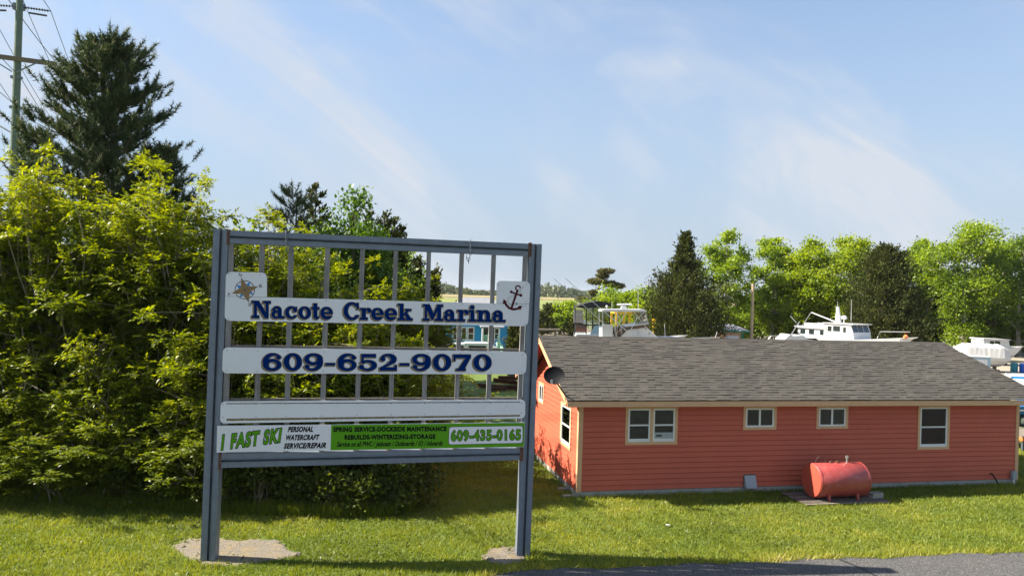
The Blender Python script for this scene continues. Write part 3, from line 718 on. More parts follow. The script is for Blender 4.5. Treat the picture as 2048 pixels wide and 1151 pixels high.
# ---- slab-serif lettering, drawn as filled shapes on a fine grid
def rect(x0, y0, x1, y1): return lambda X, Y: (X >= x0) & (X <= x1) & (Y >= y0) & (Y <= y1)
def ell(cx, cy, rx, ry): return lambda X, Y: ((X - cx) / rx) ** 2 + ((Y - cy) / ry) ** 2 <= 1
def poly(*pts):
    def f(X, Y):
        ins = np.zeros(X.shape, bool); n = len(pts)
        for i in range(n):
            (x0, y0), (x1, y1) = pts[i], pts[(i + 1) % n]
            if y0 == y1: continue
            c = ((Y >= y0) != (Y >= y1)) & (X < (x1 - x0) * (Y - y0) / (y1 - y0) + x0); ins ^= c
        return ins
    return f
def U(*fs): return lambda X, Y: np.logical_or.reduce([f(X, Y) for f in fs])
def D(a, *bs): return lambda X, Y: a(X, Y) & ~np.logical_or.reduce([b(X, Y) for b in bs])
def I(a, b): return lambda X, Y: a(X, Y) & b(X, Y)
XH = .70
G = {}
G['N'] = (1.18, U(rect(.13, 0, .30, 1), rect(.86, 0, 1.03, 1), poly((.13, 1), (.42, 1), (1.03, .10), (1.03, 0), (.80, 0), (.13, .95)), rect(0, 0, .45, .14), rect(0, .86, .35, 1), rect(.70, .86, 1.18, 1)))
G['M'] = (1.28, U(rect(.13, 0, .27, 1), rect(.90, 0, 1.14, 1), poly((.13, 1), (.42, 1), (.71, .38), (.60, .06), (.55, .06), (.13, .93)), poly((.93, 1), (1.12, 1), (.64, .06), (.55, .06), (.55, .18)), rect(0, 0, .42, .14), rect(.76, 0, 1.28, .14), rect(0, .86, .35, 1), rect(.93, .86, 1.28, 1)))
G['C'] = (1.0, U(D(ell(.52, .5, .52, .53), ell(.55, .5, .28, .38), rect(.62, .27, 2, .76)), rect(.82, .62, .95, 1.0)))
G['a'] = (.82, U(D(ell(.29, .22, .29, .24), ell(.32, .21, .11, .11)), rect(.40, .1, .64, .46), I(D(ell(.35, .44, .29, .27), ell(.30, .42, .11, .15)), rect(-1, .42, 2, 2)), ell(.15, .50, .11, .09), rect(.42, 0, .82, .13)))
G['c'] = (.80, U(D(ell(.40, .35, .40, .37), ell(.43, .35, .19, .24), rect(.50, .20, 2, .50)), ell(.62, .50, .12, .12), rect(.66, .44, .75, .70)))
G['o'] = (.78, D(ell(.39, .35, .39, .37), ell(.39, .35, .15, .24)))
G['e'] = (.80, U(D(ell(.39, .35, .39, .37), ell(.39, .38, .15, .21), rect(.40, .19, 2, .31)), rect(.15, .30, .78, .42)))
G['t'] = (.52, U(rect(.12, .16, .36, .92), rect(0, .56, .50, .70), D(I(ell(.32, .2, .20, .22), rect(-1, -1, 2, .2)), ell(.43, .2, .07, .08))))
G['r'] = (.66, U(rect(.11, 0, .35, .70), rect(0, 0, .48, .13), rect(0, .57, .35, .70), D(I(ell(.52, .46, .20, .25), rect(.3, .44, 2, 2)), ell(.44, .42, .09, .14)), ell(.56, .54, .10, .12)))
G['k'] = (.90, U(rect(.11, 0, .35, 1), rect(0, 0, .46, .13), rect(0, .87, .35, 1), poly((.35, .24), (.35, .40), (.58, .64), (.76, .64)), poly((.40, .38), (.58, .46), (.86, .06), (.60, .06)), rect(.46, .58, .84, .70), rect(.50, 0, .92, .13)))
G['i'] = (.48, U(rect(.12, 0, .36, .70), rect(0, 0, .48, .13), rect(0, .57, .36, .70), ell(.23, .87, .135, .13)))
G['n'] = (.94, U(rect(.11, 0, .35, .70), rect(0, 0, .45, .13), rect(0, .57, .35, .70), rect(.58, 0, .82, .44), D(I(ell(.54, .42, .28, .29), rect(-1, .42, 2, 2)), ell(.47, .40, .115, .15)), rect(.48, 0, .94, .13)))
six = U(D(ell(.56, .33, .55, .35), ell(.58, .32, .25, .19)), I(D(ell(.60, .5, .60, .52), ell(.68, .52, .36, .36)), U(rect(-1, .3, .60, 2), rect(.4, .75, 2, 2))), ell(.94, .77, .14, .12))
G['6'] = (1.12, six)
G['9'] = (1.12, lambda X, Y: six(1.12 - X, 1 - Y))
G['0'] = (1.08, D(ell(.54, .5, .54, .52), ell(.54, .5, .22, .36)))
G['5'] = (1.10, U(rect(.16, .80, 1.02, 1), rect(.16, .46, .30, 1), D(ell(.54, .31, .54, .33), ell(.50, .31, .26, .19), rect(-1, .27, .4, .46)), poly((.16, .44), (.30, .52), (.5, .58), (.3, .4)), ell(.16, .21, .15, .13)))
G['2'] = (1.06, U(I(D(ell(.54, .70, .48, .32), ell(.46, .69, .22, .18)), U(rect(-1, .72, 2, 2), rect(.5, .5, 2, 2))), ell(.20, .70, .15, .13), poly((1.02, .66), (.72, .56), (.02, .16), (.02, .02), (.36, .2), (.95, .5)), rect(.02, 0, 1.04, .20), rect(.90, 0, 1.04, .34)))
G['7'] = (1.06, U(rect(.0, .78, 1.04, 1), rect(0, .60, .13, 1), poly((1.04, 1), (1.04, .84), (.66, .1), (.30, .1), (.74, .80)), rect(.18, 0, .74, .13)))
G['-'] = (.62, rect(.02, .30, .60, .45))
def raster(text, gap, space, ny=110):
    xs_, x = [], 0
    for ch in text:
        if ch == ' ': x += space; continue
        xs_.append((ch, x)); x += G[ch][0] + gap
    wtot = x - gap; pad = .12
    res = 1.0 / ny; nx_ = int((wtot + 2 * pad) / res); nyy = int((1 + 2 * pad) / res)
    X, Y = np.meshgrid((np.arange(nx_) + .5) * res - pad, (np.arange(nyy) + .5) * res - pad)
    mask = np.zeros(X.shape, bool)
    for ch, x0 in xs_:
        c0, c1 = max(0, int((x0 - .1 + pad) / res)), min(nx_, int((x0 + G[ch][0] + .1 + pad) / res))
        mask[:, c0:c1] |= G[ch][1](X[:, c0:c1] - x0, Y[:, c0:c1])
    return mask, wtot, pad, res
def shift(mk, dy, dx):
    out = np.zeros_like(mk); h, w = mk.shape
    out[max(0, dy):h + min(0, dy), max(0, dx):w + min(0, dx)] = mk[max(0, -dy):h - max(0, dy), max(0, -dx):w - max(0, dx)]; return out
def runs_mesh(mk, quad, wtot, pad, res, o, name, mat, parent):
    tl, tr, br, bl = [np.array(p, float) for p in quad]; vs, fs = [], []
    def P(s, t): p = (bl * (1 - s) + br * s) * (1 - t) + (tl * (1 - s) + tr * s) * t; return S(p[0], p[1], o)
    for r_ in range(mk.shape[0]):
        row = np.concatenate(([0], mk[r_].astype(np.int8), [0])); d = np.diff(row)
        for a, b in zip(np.where(d == 1)[0], np.where(d == -1)[0]):
            y0, y1 = r_ * res - pad, (r_ + 1) * res - pad; s0, s1 = (a * res - pad) / wtot, (b * res - pad) / wtot
            k = len(vs); vs += [P(s0, y0), P(s1, y0), P(s1, y1), P(s0, y1)]; fs.append((k, k + 1, k + 2, k + 3))
    return mesh_np(name, np.array(vs), np.array(fs), mat, parent)
def slab_text(text, gap, space, quad, parent):
    mk, wt, pad, res = raster(text, gap, space)
    edge = mk.copy()
    for k in range(1, 4):
        for dy, dx in ((k, 0), (-k, 0), (0, k), (0, -k), (k, k), (-k, -k), (k, -k), (-k, k)): edge |= shift(mk, dy, dx)
    e0 = edge.copy()
    for k in range(1, 9): edge |= shift(e0, -int(k * .75), -k)
    runs_mesh(edge, quad, wt, pad, res, OB + .0015, 'letter_edge', M['gold'], parent)
    runs_mesh(mk, quad, wt, pad, res, OB + .003, 'lettering', M['navy'], parent)
slab_text('Nacote Creek Marina', .035, .62, [(504, 600.8), (1011, 611.2), (1011, 643.6), (504, 635.2)], nb)
slab_text('609-652-9070', .13, .5, [(525.5, 706.2), (983, 708.6), (983, 740.6), (525.5, 740.2)], pb_)
# ---- plain lettering from the built-in font
def text_geo(body, offset=0.0, shear=0.0, space=1.0):
    cu = bpy.data.curves.new('txt', 'FONT'); cu.body = body; cu.size = 1.0; cu.offset = offset; cu.shear = shear; cu.space_character = space; cu.resolution_u = 4
    ob = bpy.data.objects.new('txt', cu); COL.objects.link(ob)
    dg = bpy.context.evaluated_depsgraph_get(); dg.update()
    me = bpy.data.meshes.new_from_object(ob.evaluated_get(dg))
    V = np.array([v.co[:] for v in me.vertices]); Fs = [tuple(p.vertices) for p in me.polygons]
    bpy.data.objects.remove(ob); bpy.data.curves.remove(cu); bpy.data.meshes.remove(me); return V, Fs
def font_text(body, quad, parent, mat, o, offset=0.02, shear=0.0, outline=None, name='lettering'):
    sp_ = 1.0 + 2.6 * max(0, offset + (outline[0] if outline else 0) - .02)
    V, Fs = text_geo(body, offset, shear, sp_); x0, x1, y0, y1 = V[:, 0].min(), V[:, 0].max(), V[:, 1].min(), V[:, 1].max()
    tl, tr, br, bl = [np.array(p, float) for p in quad]
    def place(V, Fs, o, mat, name):
        mb = MB(); pts = []
        for p in V:
            s, t = (p[0] - x0) / (x1 - x0), (p[1] - y0) / (y1 - y0)
            q = (bl * (1 - s) + br * s) * (1 - t) + (tl * (1 - s) + tr * s) * t; pts.append(S(q[0], q[1], o))
        mb.add(pts, Fs); return mb.build(name, mat, parent)
    if outline:
        V2, F2 = text_geo(body, offset + outline[0], shear, sp_); place(V2, F2, o - .0014, outline[1], 'letter_edge')
    return place(V, Fs, o, mat, name)
font_text('1 FAST SKI', [(443, 869), (564, 855), (562, 884), (442, 899.5)], bn, M['lime'], OB + .0045, .036, .12, (.04, M['print_black']))
font_text('PERSONAL', [(576, 852.3), (627, 851.8), (626, 863), (575, 863.5)], bn, M['print_black'], OB + .002, .058, .25)
font_text('WATERCRAFT', [(572.5, 868.8), (640, 868), (638.5, 879.2), (571.5, 880)], bn, M['print_black'], OB + .002, .058, .25)
font_text('SERVICE/REPAIR', [(568, 885.4), (653, 883.8), (651.5, 895.4), (567, 896.8)], bn, M['print_black'], OB + .002, .058, .25)
font_text('SPRING SERVICE-DOCKSIDE MAINTENANCE', [(666.5, 853), (893.5, 851.6), (893.5, 861.6), (666.5, 863.2)], bn, M['print_black'], OB + .003, .062)
font_text('REBUILDS-WINTERIZING-STORAGE', [(689, 868.8), (871, 867), (871, 877), (689, 878.8)], bn, M['print_black'], OB + .003, .062)
font_text('Service on all PWC / Jetboats / Outboards / IO / Inboards', [(674, 882.4), (886, 880.2), (885, 893.2), (673, 896)], bn, M['print_black'], OB + .003, .036, .25)
font_text('609-435-0165', [(902, 859.4), (1041.5, 857.6), (1041.5, 879.4), (902, 881.8)], bn, M['lime'], OB + .0072, .035, 0, (.04, M['print_black']))
# ---- compass rose and anchor emblem
def pxpoly(pts, o, name, mat, parent):
    mb = MB(); sprism(mb, pts, o, .0008); return mb.build(name, mat, parent)
def band(path, w, o, name, mat, parent, closed=False):
    P_ = [np.array(p, float) for p in path]; n = len(P_); L_, R_ = [], []
    for i in range(n):
        a = P_[i - 1] if (closed or i > 0) else P_[i]; b = P_[(i + 1) % n] if (closed or i < n - 1) else P_[i]
        d = b - a; d /= np.linalg.norm(d); nn = np.array([-d[1], d[0]]) * w / 2; L_.append(P_[i] + nn); R_.append(P_[i] - nn)
    vs = [S(*p, o) for p in L_ + R_]; m_ = n if closed else n - 1
    mb = MB(); mb.add(vs, [(i, (i + 1) % n, n + (i + 1) % n, n + i) for i in range(m_)]); return mb.build(name, mat, parent)
cc = np.array([489.6, 579.3])
band([(cc[0] + 19.4 * math.cos(t), cc[1] + 18.2 * math.sin(t)) for t in np.linspace(0, 2 * math.pi, 48, endpoint=False)], 1.5, OB + .0016, 'compass_ring', M['purple_ring'], nb, True)
def star(tips, inner, o, name, mat):
    pts = []
    for k in range(4): pts += [tips[k], inner[k]]
    return pxpoly(pts, o, name, mat, nb)
star([(500.5, 563.0), (507.5, 588.2), (479.2, 595.6), (472.8, 569.4)], [(497.5, 577), (491.5, 587), (482, 583.5), (487, 572)], OB + .0026, 'compass_minor_star', M['sky_blue'])
tips = [(482.4, 554.8), (516.9, 572.4), (497.4, 604.6), (463.0, 586.4)]; inn = [(495.5, 572), (499.5, 585), (484.5, 587.5), (481.5, 574)]
star(tips, inn, OB + .0038, 'compass_star', M['bronze'])
for k in range(4):
    band([cc, tips[k]], .55, OB + .0050 + .0001 * k, 'compass_line', M['purple_ring'], nb); band([cc, inn[k]], .45, OB + .0056 + .0001 * k, 'compass_line', M['purple_ring'], nb)
for ch, (x, y), a in (('N', (480.8, 549.6), 22), ('E', (521.5, 571.3), -10), ('S', (499.5, 609), 0), ('W', (458, 588), -14)):
    ca, sa_ = math.cos(R(a)), math.sin(R(a)); h = 3.0
    q = [(x + dx * ca - dy * sa_, y + dx * sa_ + dy * ca) for dx, dy in ((-h, -h), (h, -h), (h, h), (-h, h))]
    font_text(ch, q, nb, M['print_black'], OB + .002, .01)
def pp(x, y): return (980 + x / 10.46, 550 + y / 10.46)
band([pp(585 + 48 * math.cos(t), 268 + 46 * math.sin(t)) for t in np.linspace(R(95), R(455), 30)], 2.8, OB + .0018, 'anchor_ring', M['maroon'], nb)
band([pp(578, 312), pp(535, 430), pp(450, 690)], 4.2, OB + .0062, 'anchor_shank', M['maroon'], nb)
band([pp(445, 348), pp(545, 392), pp(650, 422)], 3.0, OB + .0066, 'anchor_stock', M['maroon'], nb)
for c in ((445, 349), (647, 421)): pxpoly([pp(c[0] + 30 * math.cos(t), c[1] + 30 * math.sin(t)) for t in np.linspace(0, 6.0, 16)], OB + .0032, 'stock_ball', M['maroon'], nb)
arc = [(300, 560), (345, 630), (400, 685), (470, 712), (540, 708), (600, 690), (640, 668)]
band([pp(*p) for p in arc], 4.6, OB + .0028, 'anchor_arms', M['maroon'], nb)
pxpoly([pp(*p) for p in ((285, 492), (350, 558), (262, 606))], OB + .0042, 'fluke', M['maroon'], nb); pxpoly([pp(*p) for p in ((680, 640), (585, 640), (628, 738))], OB + .0042, 'fluke', M['maroon'], nb)
rope = [(712, 240), (660, 275), (612, 290), (600, 320), (635, 335), (640, 370), (600, 398), (520, 418), (440, 440), (385, 485), (362, 545), (385, 600), (440, 632), (520, 620), (590, 570)]
rp = []
for i in range(len(rope) - 1):
    for t in (0, .33, .66): rp.append(pp(lerp(rope[i][0], rope[i + 1][0], t), lerp(rope[i][1], rope[i + 1][1], t)))
band(rp, 2.9, OB + .0048, 'rope_edge', M['print_black'], nb)
for k in range(0, len(rp) - 2, 2): band([rp[k], rp[k + 1], rp[k + 2]], 2.1, OB + .0056 + (k % 4) * .0001, 'rope_strand', M['print_white'], nb) if k % 2 == 0 else None
# ---- chains draped over the top beam
def chain(pts, label):
    c = empty('hanging_chain', Vector(SA) + Vector(S(*pts[0], .05)), 0, label, 'chain'); base = np.array(c.location) - SA
    dense = []
    for i in range(len(pts) - 1):
        a, b = np.array(S(*pts[i], .05)), np.array(S(*pts[i + 1], .05)); n = max(1, int(np.linalg.norm(b - a) / .05))
        dense += [a + (b - a) * t / n for t in range(n)]
    mb = MB()
    for k, p in enumerate(dense):
        q = dense[min(k + 1, len(dense) - 1)]; d = Vector(q - p) if k < len(dense) - 1 else Vector((0, 0, -.05)); d.normalize()
        sd_ = Vector(sdir) if k % 2 else Vector(snrm)
        mb.tube([tuple(Vector(p - base) + d * (.037 * math.cos(t)) + sd_ * (.021 * math.sin(t))) for t in np.linspace(0, 2 * math.pi, 11)], .007, k=5)
    mb.build('links', M['steel'], c); return c
chain([(572.5, 464), (572.5, 488), (573.5, 505)], 'left chain hanging over the top steel beam of the sign')
chain([(941, 481), (941, 507), (937, 524), (933, 512), (934, 507)], 'right chain with dangling loop on the top beam of the sign')
# ---- crumbling concrete pads round the post feet
def pad(px_poly, label, name='concrete_pad'):
    pts = [ground(x, y) for x, y in px_poly]; c = np.mean(pts, axis=0); r_ = np.random.default_rng(len(px_poly) + int(px_poly[0][0]))
    P_ = []
    for i in range(len(pts)):
        a, b = pts[i], pts[(i + 1) % len(pts)]
        for t in np.linspace(0, 1, 7)[:-1]: P_.append(a + (b - a) * t - c + r_.normal(0, .04, 3) * [1, 1, 0])
    n = len(P_); vs = []
    for k, (sc, z) in enumerate(((1.02, -.02), (1, .014), (.93, .026), (.75, .03), (.5, .033), (.25, .035))):
        for p in P_: vs.append((p[0] * sc, p[1] * sc, z + (r_.normal(0, .0035))))
    vs.append((0, 0, .036)); K = 6
    fs = [(k * n + i, k * n + (i + 1) % n, (k + 1) * n + (i + 1) % n, (k + 1) * n + i) for k in range(K - 1) for i in range(n)] + [((K - 1) * n + i, (K - 1) * n + (i + 1) % n, K * n) for i in range(n)]
    o = MB().add(vs, fs).build(name, M['concrete_pad'], None); o.location = c; return tag(o, label, 'concrete')
PAD1 = [(345, 1092), (380, 1077), (440, 1078), (480, 1082), (520, 1078), (558, 1082), (570, 1096), (598, 1109), (560, 1117), (470, 1130), (400, 1130), (365, 1108)]
PAD2 = [(966, 1116), (984, 1099), (1012, 1093), (1046, 1097), (1060, 1111), (1040, 1124), (1012, 1128), (982, 1126)]
pad(PAD1, 'broad pale broken concrete patch at foot of left sign post'); pad(PAD2, 'small round crumbling concrete patch at foot of right sign post')
for k, (px, py, s) in enumerate([(593, 1111, .10), (980, 1119, .09), (968, 1113, .06), (1030, 1124, .05), (366, 1095, .07)]):
    r_ = np.random.default_rng(40 + k); p = ground(px, py); mb = MB()
    prof = [(s * .7, 0), (s, s * .25), (s * .8, s * .6), (s * .3, s * .8)]
    mb.lathe((0, 0, .0), prof, 8); mb.v = [tuple(np.array(v) + r_.normal(0, s * .12, 3)) for v in mb.v]
    o = mb.build('rubble_stone', M['concrete_pad'], None); o.location = p
    tag(o, ['pale concrete lump at right end of the left concrete patch', 'largest grey stone on left rim of the right concrete patch', 'smaller stone on left rim of the right concrete patch', 'small stone in front of the right sign post foot', 'grey chip at left end of the left concrete patch'][k], 'stone')

# ================================================================== VEGETATION
ORD = 'first second third fourth fifth sixth seventh eighth ninth tenth eleventh twelfth thirteenth fourteenth fifteenth sixteenth'.split()
def unit(a): return a / np.maximum(np.linalg.norm(a, axis=-1, keepdims=True), 1e-9)
def rand_dirs(r, n, up=0.0):
    d = r.normal(size=(n, 3)); d[:, 2] += up; return unit(d)
def leaf_quads(C, A, r, L, Wd, flat=.6):
    """folded diamond leaves at C pointing along A; normals lean upward"""
    n = len(C); Nn = r.normal(size=(n, 3)) * (1 - flat); Nn[:, 2] += flat
    Sd = unit(np.cross(Nn, A)); up = unit(np.cross(A, Sd))
    L = np.broadcast_to(np.asarray(L, float), (n,))[:, None]; Wd = np.broadcast_to(np.asarray(Wd, float), (n,))[:, None]
    mid = C + A * L * .45
    V = np.stack([C, mid + Sd * Wd + up * Wd * .35, C + A * L - up * L * .12, mid - Sd * Wd + up * Wd * .35], 1).reshape(-1, 3)
    return V, np.arange(4 * n).reshape(n, 4)
def join(parts):
    V, Fc, T, b = [], [], [], 0
    for v, f, t in parts:
        V.append(v); Fc.append(f + b); T.append(t); b += len(v)
    return np.concatenate(V), np.concatenate(Fc), np.concatenate(T)
def bez(p, q, r_, n=6, bow=.15, upb=0.0):
    p, q = np.array(p, float), np.array(q, float); L = np.linalg.norm(q - p)
    m = (p + q) / 2 + r_.normal(0, bow * L, 3) + np.array([0, 0, upb * L])
    return [tuple((1 - t) ** 2 * p + 2 * t * (1 - t) * m + t * t * q) for t in np.linspace(0, 1, n)]

def sumac(base, h, rad, label, seed, mat='sumac', n_stem=9, ros=7, bare=.45, group='leafy shrubs along the lawn edge', lsc=1.0):
    """many-stemmed shrub: bare grey stems below, rosettes of feathered leaves above"""
    r = np.random.default_rng(seed); root = empty('sumac_shrub', base, 0, label, 'shrub', group)
    st = MB(); tips = []
    for k in range(n_stem):
        a = 2 * math.pi * (k + r.uniform(-.3, .3)) / n_stem; rr = rad * math.sqrt(r.uniform(.05, 1))
        p0 = np.array([r.normal(0, .3), r.normal(0, .3), -.05]); hh = h * r.uniform(.72, .98) * (1 - .14 * (rr / rad) ** 2)
        p1 = np.array([rr * math.cos(a) * .55, rr * math.sin(a) * .55, hh * .58]); rs = r.uniform(.028, .055) * (h / 9) ** .5
        path = bez(p0, p1, r, 6, .05); st.tube(path, rs, rs * .65, 5)
        for j in range(r.integers(4, 7)):
            t = r.uniform(.35, 1.0); s = np.array(path[min(5, int(t * 5))]); a2 = a + r.normal(0, .9)
            e = np.array([rr * math.cos(a2), rr * math.sin(a2), 0]) * r.uniform(.6, 1.05) + np.array([0, 0, hh * r.uniform(bare + .08, 1.0)])
            e[2] = min(e[2], h * (.99 - .13 * min(1.3, math.hypot(e[0], e[1]) / rad) ** 2))
            if e[2] < s[2] + .2: e[2] = s[2] + .3
            br = bez(s, e, r, 5, .07, .05); st.tube(br, rs * .6, .010, 4)
            tips.append((e, 1.0))
            for q in range(ros // 2 + 1):
                b_ = np.array(br[r.integers(2, 5)]); e2 = b_ + r.normal(0, .42, 3) + [0, 0, .18]; e2[2] = min(e2[2], h * (.99 - .13 * min(1.3, math.hypot(e2[0], e2[1]) / rad) ** 2))
                st.tube([tuple(b_), tuple((b_ + e2) / 2 + [0, 0, .03]), tuple(e2)], .009, .005, 3, False); tips.append((e2, .8))
    st.build('stems', M['stem'], root)
    T = np.array([t[0] for t in tips]); n = len(T)
    nl = 13
    C = np.repeat(T, nl, 0) + r.normal(0, .05, (n * nl, 3)); A = rand_dirs(r, n * nl, .15); A[:, 2] *= .5; A = unit(A)
    RL = r.uniform(.24, .42, n * nl) * lsc
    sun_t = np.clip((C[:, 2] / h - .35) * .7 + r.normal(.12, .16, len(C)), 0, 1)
    parts = []
    for k in range(7):
        t = .25 + .75 * (k // 2 + 1) / 4.0; sg = (-1) ** k
        side = unit(np.cross(A, np.array([0, 0, 1.0]) + r.normal(0, .25, A.shape)))
        cen = C + A * (RL * t)[:, None] - np.array([0, 0, 1]) * (.10 * t * t * RL)[:, None]
        d = unit(A * .55 + side * sg * .85) if k < 6 else A
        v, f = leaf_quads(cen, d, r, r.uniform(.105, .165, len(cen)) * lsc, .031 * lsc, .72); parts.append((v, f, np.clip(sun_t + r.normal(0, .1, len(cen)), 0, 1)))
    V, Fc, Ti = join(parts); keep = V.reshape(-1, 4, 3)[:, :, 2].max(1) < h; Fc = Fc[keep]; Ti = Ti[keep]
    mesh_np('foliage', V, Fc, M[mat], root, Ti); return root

_protos = {}
def sumac_like(kind, variants, base, h, rad, label, seed, k, group='leafy shrubs along the lawn edge', **kw):
    """first of each variant is built; later ones are copies, turned and scaled"""
    key = (kind, k % variants)
    if key not in _protos:
        o = sumac(base, h, rad, label, seed, group=group, **kw); _protos[key] = (o, h, rad); return o
    src, h0, r0 = _protos[key]; o = copy_tree(src)
    o.location = base; o.rotation_euler = (0, 0, 1.9 * k + .7); o.scale = (rad / r0, rad / r0, h / h0); tag(o, label, 'shrub', group); return o

def mound(base, h, rx, ry, label, seed, mat='bramble', n=2600, L=.085, group='low bushes at the foot of the shrubs', name='low_bush'):
    """dense bush: short canes and leaves in uneven clumps through a dome"""
    r = np.random.default_rng(seed); root = empty(name, base, 0, label, 'bush', group)
    nc = int(46 + 10 * max(0, h - 3)); th = r.uniform(0, 6.28, nc); u = r.uniform(0, 1, nc) ** .5; rr = np.sqrt(1 - u ** 2 * .92)
    CC = np.stack([rr * np.cos(th) * rx, rr * np.sin(th) * ry, u * h], 1) * r.uniform(.62, 1.08, (nc, 1)); CC[:, 2] = np.maximum(CC[:, 2], .12)
    st = MB()
    for c in CC[::2]: st.tube(bez((r.normal(0, .15), r.normal(0, .15), -.03), c, r, 5, .08, .1), .014, .005, 4, False)
    st.build('canes', M['stem'], root)
    k = r.integers(0, nc, n); sp = np.array([rx * .16 + .06, ry * .16 + .06, min(h * .16, .30)]); C = CC[k] + np.clip(r.normal(0, 1, (n, 3)), -2, 2) * sp
    C[:, 2] = np.abs(C[:, 2]) + .02
    A = unit(rand_dirs(r, n, .2) + .6 * unit(C * [1, 1, .5])); Ls = r.uniform(.7, 1.35, n) * L
    v, f = leaf_quads(C, A, r, Ls, Ls * .30, .55)
    ct = r.uniform(.15, .8, nc); mesh_np('foliage', v, f, M[mat], root, np.clip(ct[k] + r.normal(0, .15, n), 0, 1)); return root

def broadleaf(base, h, rad, label, seed, mat='oak', n_leaf=9000, L=.26, low=.3, group='spring trees beyond the boatyard', bark='pale_bark', trunks=1, name='broadleaf_tree', tr=None):
    r = np.random.default_rng(seed); root = empty(name, base, 0, label, 'tree', group)
    tk = MB(); cl = []; tr = tr or .016 * h + .03
    for q in range(trunks):
        off = r.normal(0, .25 * (trunks > 1), 3) * [1, 1, 0]; topp = np.array([r.normal(0, .10 * rad), r.normal(0, .10 * rad), h * .9]) + off * 3.5
        path = bez(off + [0, 0, -.1], topp, r, 9, .045); tk.tube(path, tr / trunks ** .5, .03, 7)
        nl = max(9, int(22 / trunks))
        for k in range(nl):
            t = low + (1.0 - low) * (k + r.uniform(0, .9)) / nl; s = np.array(path[min(8, int(t * 8.2))]); a = k * 2.4 + r.uniform(-.5, .5) + q * 1.3
            prof = max(.45, math.sin(math.pi * min(1, max(.1, (t - low + .12) / (1.14 - low)))) ** .55)
            ln = rad * prof * r.uniform(.55, 1.25)
            e = s + np.array([math.cos(a) * ln, math.sin(a) * ln, ln * r.uniform(.15, .75)]); e[2] = min(e[2], h * r.uniform(.93, 1.0))
            lb = bez(s, e, r, 6, .08, .06); tk.tube(lb, max(.03, tr * .38 * (1.1 - t)), .012, 5)
            cl.append((e, 1.0))
            for j in range(8):
                b_ = np.array(lb[r.integers(2, 6)]); e2 = b_ + unit(r.normal(0, 1, 3) + [math.cos(a) * .5, math.sin(a) * .5, .45]) * ln * r.uniform(.25, .55)
                tk.tube(bez(b_, e2, r, 4, .08), .02, .008, 4, False); cl.append((e2, .85))
        cl.append((np.array(path[-1]), .8))
    tk.build('trunk', M[bark], root)
    CC = np.array([c[0] for c in cl]); sz = np.array([c[1] for c in cl]); nc = len(CC)
    k = r.integers(0, nc, n_leaf); cr = rad * .25 + .15
    g_ = r.normal(0, 1, (n_leaf, 3)); g_ = unit(g_) * (np.abs(r.normal(0, .8, (n_leaf, 1))) ** .7)
    C = CC[k] + g_ * (cr * sz[k])[:, None] * [1.15, 1.15, .75]
    A = rand_dirs(r, n_leaf, -.05); Ls = r.uniform(.65, 1.3, n_leaf) * L
    v, f = leaf_quads(C, A, r, Ls, Ls * .36, .5)
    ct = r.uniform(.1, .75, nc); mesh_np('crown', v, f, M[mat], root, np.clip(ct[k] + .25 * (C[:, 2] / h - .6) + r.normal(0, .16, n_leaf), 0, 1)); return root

def cedar(base, h, rad, label, seed, n=16000, L=.30, group='dark cedars of the boatyard', mat='cedar', low=.03, power=.8, nbr=150, name='cedar_tree', gap=1.0, prof=None):
    """conical evergreen: short upswept branches carrying flame-shaped sprays"""
    r = np.random.default_rng(seed); root = empty(name, base, 0, label, 'tree', group)
    tk = MB(); tk.tube(bez((0, 0, -.1), (r.normal(0, .05 * rad), r.normal(0, .05 * rad), h * .97), r, 8, .01), .013 * h + .03, .02, 7)
    CC, CR, DD = [], [], []
    for k in range(nbr):
        t = low + (1 - low) * (k / nbr) ** 1.15; a = k * 2.39996 + r.uniform(-.3, .3)
        pr = (1 - t) ** power if prof is None else np.interp(t, [q[0] for q in prof], [q[1] for q in prof])
        rr = rad * pr * r.uniform(.60, 1.22) * (1 + .16 * math.sin(t * 38 + seed)) + .02 * rad + .04; lift = rr * r.uniform(.2, .6) * (1 - .5 * t)
        s = np.array([0, 0, t * h * .96]); e = np.array([math.cos(a) * rr, math.sin(a) * rr, t * h * .96 + lift]); e[2] = min(e[2], h)
        tk.tube(bez(s, e, r, 4, .05), .02 + .008 * rr, .006, 4, False)
        for q in (.45, .65, .85, 1.0):
            CC.append(s + (e - s) * q + r.normal(0, .05 * rr, 3)); CR.append((.13 * rr + .10) * (1.15 - .4 * q) * gap); DD.append(unit(e - s + [0, 0, rr * .6]))
    tk.build('trunk', M['bark'], root)
    CC, CR, DD = np.array(CC), np.array(CR), np.array(DD); nc = len(CC); wgt = CR / CR.sum(); k = r.choice(nc, n, p=wgt)
    al = r.normal(0, 1.0, (n, 1)); C = CC[k] + DD[k] * al * CR[k][:, None] * 1.2 + r.normal(0, .6, (n, 3)) * CR[k][:, None]; C[:, 2] = np.maximum(C[:, 2], .05)
    A = unit(DD[k] * 1.0 + r.normal(0, .45, (n, 3)) + [0, 0, .3]); Ls = r.uniform(.6, 1.25, n) * L
    v, f = leaf_quads(C, A, r, Ls, Ls * .22, .1)
    ct = r.uniform(.1, .75, nc); mesh_np('crown', v, f, M[mat], root, np.clip(ct[k] + r.normal(0, .15, n), 0, 1)); return root

